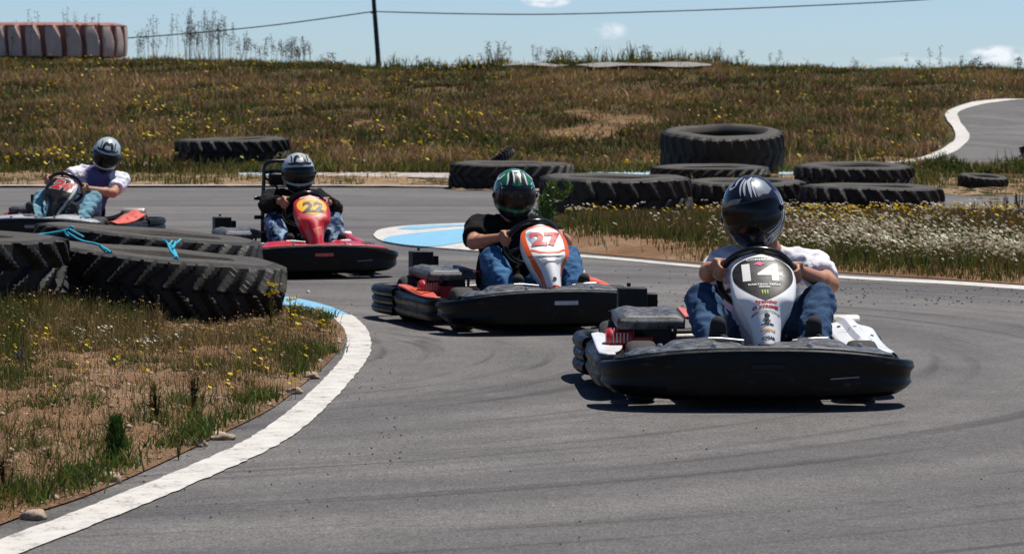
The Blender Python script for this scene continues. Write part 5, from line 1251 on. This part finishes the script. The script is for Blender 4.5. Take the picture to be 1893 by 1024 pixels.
        g_ += [rib([(1.36, .55), (1.42, .2), (1.32, -.2), (1.0, -.48), (.5, -.56)], .016), rib([(1.52, .5), (1.62, .1), (1.46, -.28), (1.1, -.58), (.5, -.70)], .024), rib([(1.75, .4), (1.80, -.1), (1.6, -.6), (1.2, -.95)], .012),
               rib([(.62, -.82), (.95, -.72), (1.25, -.48), (1.0, -.85), (.7, -1.05)], .014), rib([(.75, -.95), (1.05, -.88), (1.35, -.62), (1.45, -.8), (1.15, -1.02)], .012), rib([(.35, -.75), (.6, -.72), (.8, -.66), (.5, -.95), (.3, -1.0)], .012),
               rib([(-1.35, .1), (-1.40, -.3), (-1.2, -.65), (-.8, -.86), (-.3, -.93)], .014), rib([(-1.6, .3), (-1.62, -.3), (-1.35, -.8)], .012), rib([(2.0, .7), (2.1, .1), (1.9, -.6)], .03), rib([(-2.0, .7), (-2.1, .1), (-1.9, -.6)], .03)]
        pass
        decal('silver_lines', g_, S, M['h_line'], sh, .002)
        decal('grey_patch', [poly_faces([(.52, .50), (.95, .52), (1.30, .62), (1.35, .95), (1.2, 1.2), (.75, 1.22), (.62, .95), (.5, .7)], .08)], S, M['h_grey'], sh, .0012)
        decal('orange_sticker', [poly_faces([(-.42 + .07 * math.cos(a), .475 + .045 * math.sin(a)) for a in np.linspace(0, 6.28, 12)[:-1]], .1)], S, M['inkorange'], sh, .0075)
        decal('brow_sticker', [poly_faces([(-.75, .36), (-.10, .42), (.0, .53), (-.30, .56), (-.70, .50)], .07)], S, M['inkgrey'], sh, .0068)
    return sh
for nm, c, c2, co in (('h_navy', (.004, .006, .016), (.010, .014, .03), .3), ('h_green', (.006, .16, .055), (.01, .20, .08), .8), ('h_silver', (.40, .47, .50), (.26, .32, .36), .3), ('h_black', (.004, .005, .007), (.01, .01, .012), .6), ('h_dark', (.012, .015, .022), (.03, .034, .042), .6),
                  ('h_white', (.72, .75, .76), (.6, .62, .64), .6), ('h_line', (.42, .46, .54), (.30, .34, .42), .5), ('h_grey', (.20, .24, .29), (.15, .18, .22), .7)):
    M[nm] = scuff(nm, c, c2, .22, 9, coat=co, bump=0, lo=.5, hi=.8)

def driver(root_loc, rz, label, lean=0.0, head=(0, 0), turn=0.0, tilt=0.0, nod=0.0, grip=(178, 2), hk='navy', shirt='whitetee', sleeve='short', jeans='jeans', roll=0.0, kneeL=0, kneeR=0, front=None, emb=None, feet=1.0, hs=1.0, up=0.0):
    person = empty('person', root_loc, rz, label, 'person', 'kart drivers')
    V3 = Vector
    hipc = V3((DX, .30, .16)); C0 = V3((DX, -.17, .508)); al = R(36); e1 = V3((1, 0, 0)); e2 = V3((0, -math.sin(al), math.cos(al))); nn = V3((0, math.cos(al), math.sin(al)))
    lean = lean + DX; ch = V3((DX + (lean - DX) * .55, .36, .43)); nb = V3((lean, .325, .575)); hc = V3((lean + head[0], .255, .745 + head[1]))
    shc = V3((lean * .95, .335, .545)); sr = R(roll); ax = V3((math.cos(sr), -.05, math.sin(sr)))
    UPV = V3((0, 0, up)); ch = ch + UPV; nb = nb + UPV; shc = shc + UPV
    sh = {s_: shc + ax * s_ * .185 for s_ in (-1, 1)}
    hands, wr, el, tau, rho = {}, {}, {}, {}, {}
    for s_, a in ((-1, grip[0]), (1, grip[1])):
        a = R(a); rr = math.cos(a) * e1 + math.sin(a) * e2; tt = -math.sin(a) * e1 + math.cos(a) * e2
        hands[s_] = C0 + rr * .163; rho[s_] = rr; tau[s_] = tt
        wr[s_] = hands[s_] + nn * .050 + rr * .045 - V3((0, 0, .025))
        S0, W0 = sh[s_], wr[s_]; d = W0 - S0; L1, L2 = .285, .255; dd = min(d.length, L1 + L2 - .01); a1 = math.acos(max(-1, min(1, (L1 ** 2 + dd ** 2 - L2 ** 2) / (2 * L1 * dd))))
        ud = d.normalized(); out = V3((s_ * .85, .12, -.55)); out = (out - out.dot(ud) * ud).normalized()
        el[s_] = S0 + ud * L1 * math.cos(a1) + out * L1 * math.sin(a1)
    hip = {s_: hipc + V3((s_ * .095, -.02, 0)) for s_ in (-1, 1)}
    knee = {-1: V3((DX - .235 + kneeL, -.115, .410)), 1: V3((DX + .245 + kneeR, -.115, .410))}
    ank = {s_: V3((DX + s_ * .205, -.475, .17)) for s_ in (-1, 1)}
    # ---- body: one continuous skin
    mb = MB()
    mb.ell(hipc + V3((0, .02, .02)), (.155, .12, .11)); mb.cap(hipc, ch, .115, .125); mb.ell(ch, (.155, .10, .14)); mb.cap(sh[-1], sh[1], .062, .062); mb.cap(ch + V3((0, 0, .06)), nb, .10, .058)
    mb.cap(nb, hc + V3((0, .02, -.05)), .056, .056)
    rotH = Matrix.Rotation(R(turn), 4, 'Z') @ Matrix.Rotation(R(tilt), 4, 'Y') @ Matrix.Rotation(R(nod), 4, 'X'); r3 = rotH.to_3x3()
    def hp(x, y, z): return hc + r3 @ V3((x, y, z))
    mb.ell(hp(0, .01, .025), (.074, .092, .085), r3, 20, 12); mb.ell(hp(0, -.022, -.045), (.058, .066, .062), r3, 18, 10)       # skull, jaw
    mb.cap(hp(0, -.088, .005), hp(0, -.110, -.028), .009, .013); mb.ell(hp(0, -.078, -.082), (.024, .018, .017), r3)             # nose, chin
    for s_ in (-1, 1):
        mb.ell(hp(s_ * .030, -.078, .030), (.026, .012, .008), r3); mb.ell(hp(s_ * .040, -.066, -.025), (.022, .02, .018), r3)   # brow, cheek
        mb.ell(hp(s_ * .076, .008, -.005), (.010, .020, .030), r3)                                                               # ear
    mb.ell(hp(0, -.088, -.052), (.022, .009, .006), r3); mb.ell(hp(0, -.086, -.063), (.020, .009, .006), r3)                     # lips
    for s_ in (-1, 1):
        mb.cap(sh[s_], el[s_], .055, .043); mb.cap(el[s_], wr[s_], .045, .027)
        fm = el[s_] + (wr[s_] - el[s_]) * .3; mb.ell(fm, (.046,) * 3)
        h, t_, r_ = hands[s_], tau[s_], rho[s_]
        up = t_ if t_.z > 0 else -t_
        pc = h + nn * .030 + r_ * .016
        mb.cap(wr[s_], pc + nn * .004, .026, .026)
        for k in range(4): mb.cap(pc - r_ * .005 + up * (k - 1.5) * .0185 + nn * .006, pc + r_ * .022 + up * (k - 1.5) * .020, .0135, .0115, 10)
        for k in range(4):
            f0 = h + up * (k - 1.5) * .0205; rad = .0245 - .001 * (k == 0); pts = []
            L = [62, 108, 160, 212] if k in (1, 2) else [62, 106, 152, 198]
            for a in L: a = R(a); pts.append(f0 + rad * (math.cos(a) * nn + math.sin(a) * r_))
            for i in range(3): mb.cap(pts[i], pts[i + 1], .0098 - .0006 * i, .0092 - .0006 * i, 10)
        tb = pc + up * .030 - r_ * .008; t1 = h + up * .048 + nn * .022 - r_ * .016; t2 = h + up * .058 - nn * .004 - r_ * .018
        mb.cap(tb, t1, .0135, .0110, 10); mb.cap(t1, t2, .0108, .0088, 10)
        mb.cap(hip[s_], knee[s_], .082, .056); mb.cap(knee[s_], ank[s_], .055, .036); mb.cap(ank[s_], ank[s_] + V3((0, -.07, .05)), .035, .035)
    me = remeshed(mb, .0058, 3); me.materials.append(M['skin']); b = obj('body', me, person)
    # eyes
    mb = MB()
    for s_ in (-1, 1): mb.ell(hp(s_ * .030, -.080, .012), (.013, .010, .009), r3)
    mb.build('eyes', M['inkwhite'], person)
    mb = MB(); mb.ell(hp(0, .018, .035), (.079, .093, .084), r3, 18, 10); mb.build('hair', M['h_black'], person)
    # ---- shirt
    mb = MB(); mb.ell(hipc + V3((0, .03, .07)), (.165, .13, .12)); mb.cap(hipc + V3((0, .02, .05)), ch, .135, .140); mb.ell(ch + V3((0, 0, .02)), (.178, .122, .15)); mb.cap(sh[-1], sh[1], .073, .073)
    mb.cap(ch + V3((0, .01, .07)), nb + V3((0, .012, -.01)), .115, .068, ends=(True, False))
    for s_ in (-1, 1):
        f = .66 if sleeve == 'short' else 1.0
        e_ = sh[s_] + (el[s_] - sh[s_]) * f; mb.cap(sh[s_], e_, .070, .068 if sleeve == 'short' else .058, ends=(True, sleeve != 'short'))
        if sleeve != 'short': mb.cap(el[s_], wr[s_] - (wr[s_] - el[s_]) * .06, .058, .040, ends=(True, False))
    me = remeshed(mb, .0085, 2, wr=(.013, 8, (1, 1, .7))); me.materials.append(M[shirt]); shirt_o = obj('shirt', me, person)
    # ---- jeans
    mb = MB(); mb.ell(hipc + V3((0, .02, -.01)), (.175, .13, .11))
    for s_ in (-1, 1):
        mb.cap(hip[s_], knee[s_], .094, .070); mb.ell(knee[s_], (.068, .066, .070)); q = knee[s_] + (ank[s_] - knee[s_]) * .5; mb.cap(knee[s_], q, .068, .064); mb.cap(q, ank[s_] + V3((0, 0, .015)), .064, .058, ends=(True, False))
    me = remeshed(mb, .0085, 2, wr=(.012, 9, (1, .8, 1.2))); me.materials.append(M[jeans]); jo = obj('jeans', me, person)
    # ---- shoes, toes up on the pedals
    for s_ in (-1, 1):
        A = ank[s_]; heel = A + V3((0, -.01, -.055)); toe = A + V3((s_ * .0, -.105, .19 * feet)); d = (toe - heel).normalized(); nrm = V3((0, -d.z, d.y)); nrm = nrm if nrm.y < 0 else -nrm
        mb = MB(); mb.cap(heel, heel + d * .10, .040, .046); mb.cap(heel + d * .10, toe, .047, .036); mb.cap(heel + d * .05, A + V3((0, .01, .03)), .042, .044)
        me = remeshed(mb, .008, 3); me.materials.append(M['shoe']); so_ = obj('shoe', me, person)
        X = V3((1, 0, 0)); out = []
        for k in range(28):
            a = 2 * math.pi * k / 28; t_ = math.sin(a); w = (.064 if feet > .8 else .046) + .010 * sm(-.2, .8, t_); out.append(heel + d * (.098 + .118 * t_) + X * w * math.cos(a) * (1 if abs(t_) < .8 else 1))
        mb = MB(); mb.loft([[p + nrm * .030 for p in out], [p + nrm * .056 for p in out]]); sole = mb.build('sole', M['shoe'], so_, bevel=.003)
        mb = MB(); cc = heel + d * .098; mb.loft([[cc + (p - cc) * .74 + nrm * .050 for p in out], [cc + (p - cc) * .70 + nrm * .0605 for p in out]]); mb.build('tread_pad', M['sole'], so_, smooth=40)
    if emb: emb(person, ch, lean)
    build_helmet(person, hc + r3 @ V3((0, 0, .012)), rotH, hk, hs)
    return person

def shirt_print(text, mat, x0, z0, size, ysurf=.205):
    def f(person, ch, lean):
        vf = text_faces(text, size, .001, .3, 1.2, 2); sh_o = [c for c in person.children if c.name.startswith('shirt')][0]
        from mathutils.bvhtree import BVHTree
        me = sh_o.data; bv = BVHTree.FromPolygons([v.co[:] for v in me.vertices], [p.vertices[:] for p in me.polygons]); pts = []
        for u, v in vf[0]:
            p = Vector((x0 + u, -.5, z0 + v)); h = bv.ray_cast(p, Vector((0, 1, 0)))[0]; pts.append((h + Vector((0, -.003, 0))) if h else Vector((x0 + u, .25, z0 + v)))
        mb = MB(); mb.add(pts, vf[1]); mb.build('shirt_print', M[mat], sh_o, smooth=0, fix=False)
    return f

def flat(px, py): d = ray(px, py); return Vector((d.x * CAMH / -d.z, d.y * CAMH / -d.z, 0))
def kart_at(px, py, yaw):
    """centre of the kart from where the middle of its nose touches down in the photo"""
    p = flat(px, py); y = R(yaw); return Vector((p.x - math.sin(y) * .98, p.y + math.cos(y) * .98, 0))
SCH = {'14': dict(nose='blackscuff', side='white', badge='black', panel='salmon', fairing='whitep'),
       '27': dict(nose='blackscuff', side='salmon', side2='orange', badge='silver', panel='red', fairing='whitep'),
       '22': dict(nose='red', side='red', badge='salmon', panel='red', fairing='red', hoop=True),
       '24': dict(nose='silver', side='salmon', badge='inkgrey', panel='salmon', fairing='blackgloss')}
K = {}
K['14'] = (kart_at(1410, 760, 1.5), R(1.5)); K['27'] = (kart_at(1044, 620, 16), R(16)); K['22'] = (kart_at(596, 517, 16.5), R(16.5)); K['24'] = (kart_at(58, 458, -10), R(-10))
k14 = kart(K['14'][1], K['14'][0], '14', 'leading kart, white number 14 panel over a scuffed black nose, nearest the camera', SCH['14'])
k27 = kart(K['27'][1], K['27'][0], '27', 'second kart, orange edged panel with red number 27, silver badge on its black bumper', SCH['27'])
k22 = kart(K['22'][1], K['22'][0], '22', 'red kart with yellow number 22 plate and a black roll hoop behind its seat', SCH['22'])
k24 = kart(K['24'][1], K['24'][0], '24', 'black and grey kart with red number 24, turning behind the left tyres', SCH['24'])
driver(K['14'][0], K['14'][1], 'driver in white t-shirt and blue jeans steering kart 14, dark helmet with silver lines', lean=.13, head=(-.10, .035), turn=-20, tilt=-12, nod=10, roll=-2, grip=(165, 8), hk='navy', hs=1.05, kneeR=.04, feet=.88, shirt='whitetee', jeans='jeansdark', emb=shirt_print('Seven', 'inkred', .215, .545, .05))
driver(K['27'][0], K['27'][1], 'driver in black t-shirt with green and white helmet and dark visor, in kart 27', lean=-.02, head=(.03, .035), turn=-8, tilt=0, nod=10, grip=(172, 8), hk='green', shirt='blacktee', jeans='jeans', up=.035, feet=.7)
driver(K['22'][0], K['22'][1], 'driver in black long sleeves and bleached jeans, silver helmet, in red kart 22', lean=.03, head=(.02, .03), turn=-4, tilt=-2, nod=6, grip=(160, 15), hk='silver', shirt='blacktee', sleeve='long', jeans='jeanspatch', up=.03, feet=.7)
driver(K['24'][0], K['24'][1], 'driver in blue and white t-shirt and pale jeans leaning over in kart 24', lean=.21, head=(.05, .055), up=.055, turn=16, tilt=14, nod=24, roll=-10, grip=(150, -5), hk='silver2', shirt='splittee', jeans='jeanspale', emb=shirt_print('TEAM', 'inkblack', .12, .50, .05))
KS = {'27': .945, '22': .955}
for o_ in list(COL.objects):
    if o_.parent is None and o_.type == 'EMPTY':
        for k_, f_ in KS.items():
            if (o_.location - K[k_][0]).length < .01: o_.scale = (f_, f_, f_)
# fifth kart entering at the right edge, up on the hill road
p = G(1925, 296); 
k5 = kart(R(-14), p + Vector((.42, .9, .06)), '24', 'dark kart mostly cut off by the right edge, up on the hill road', SCH['24'])
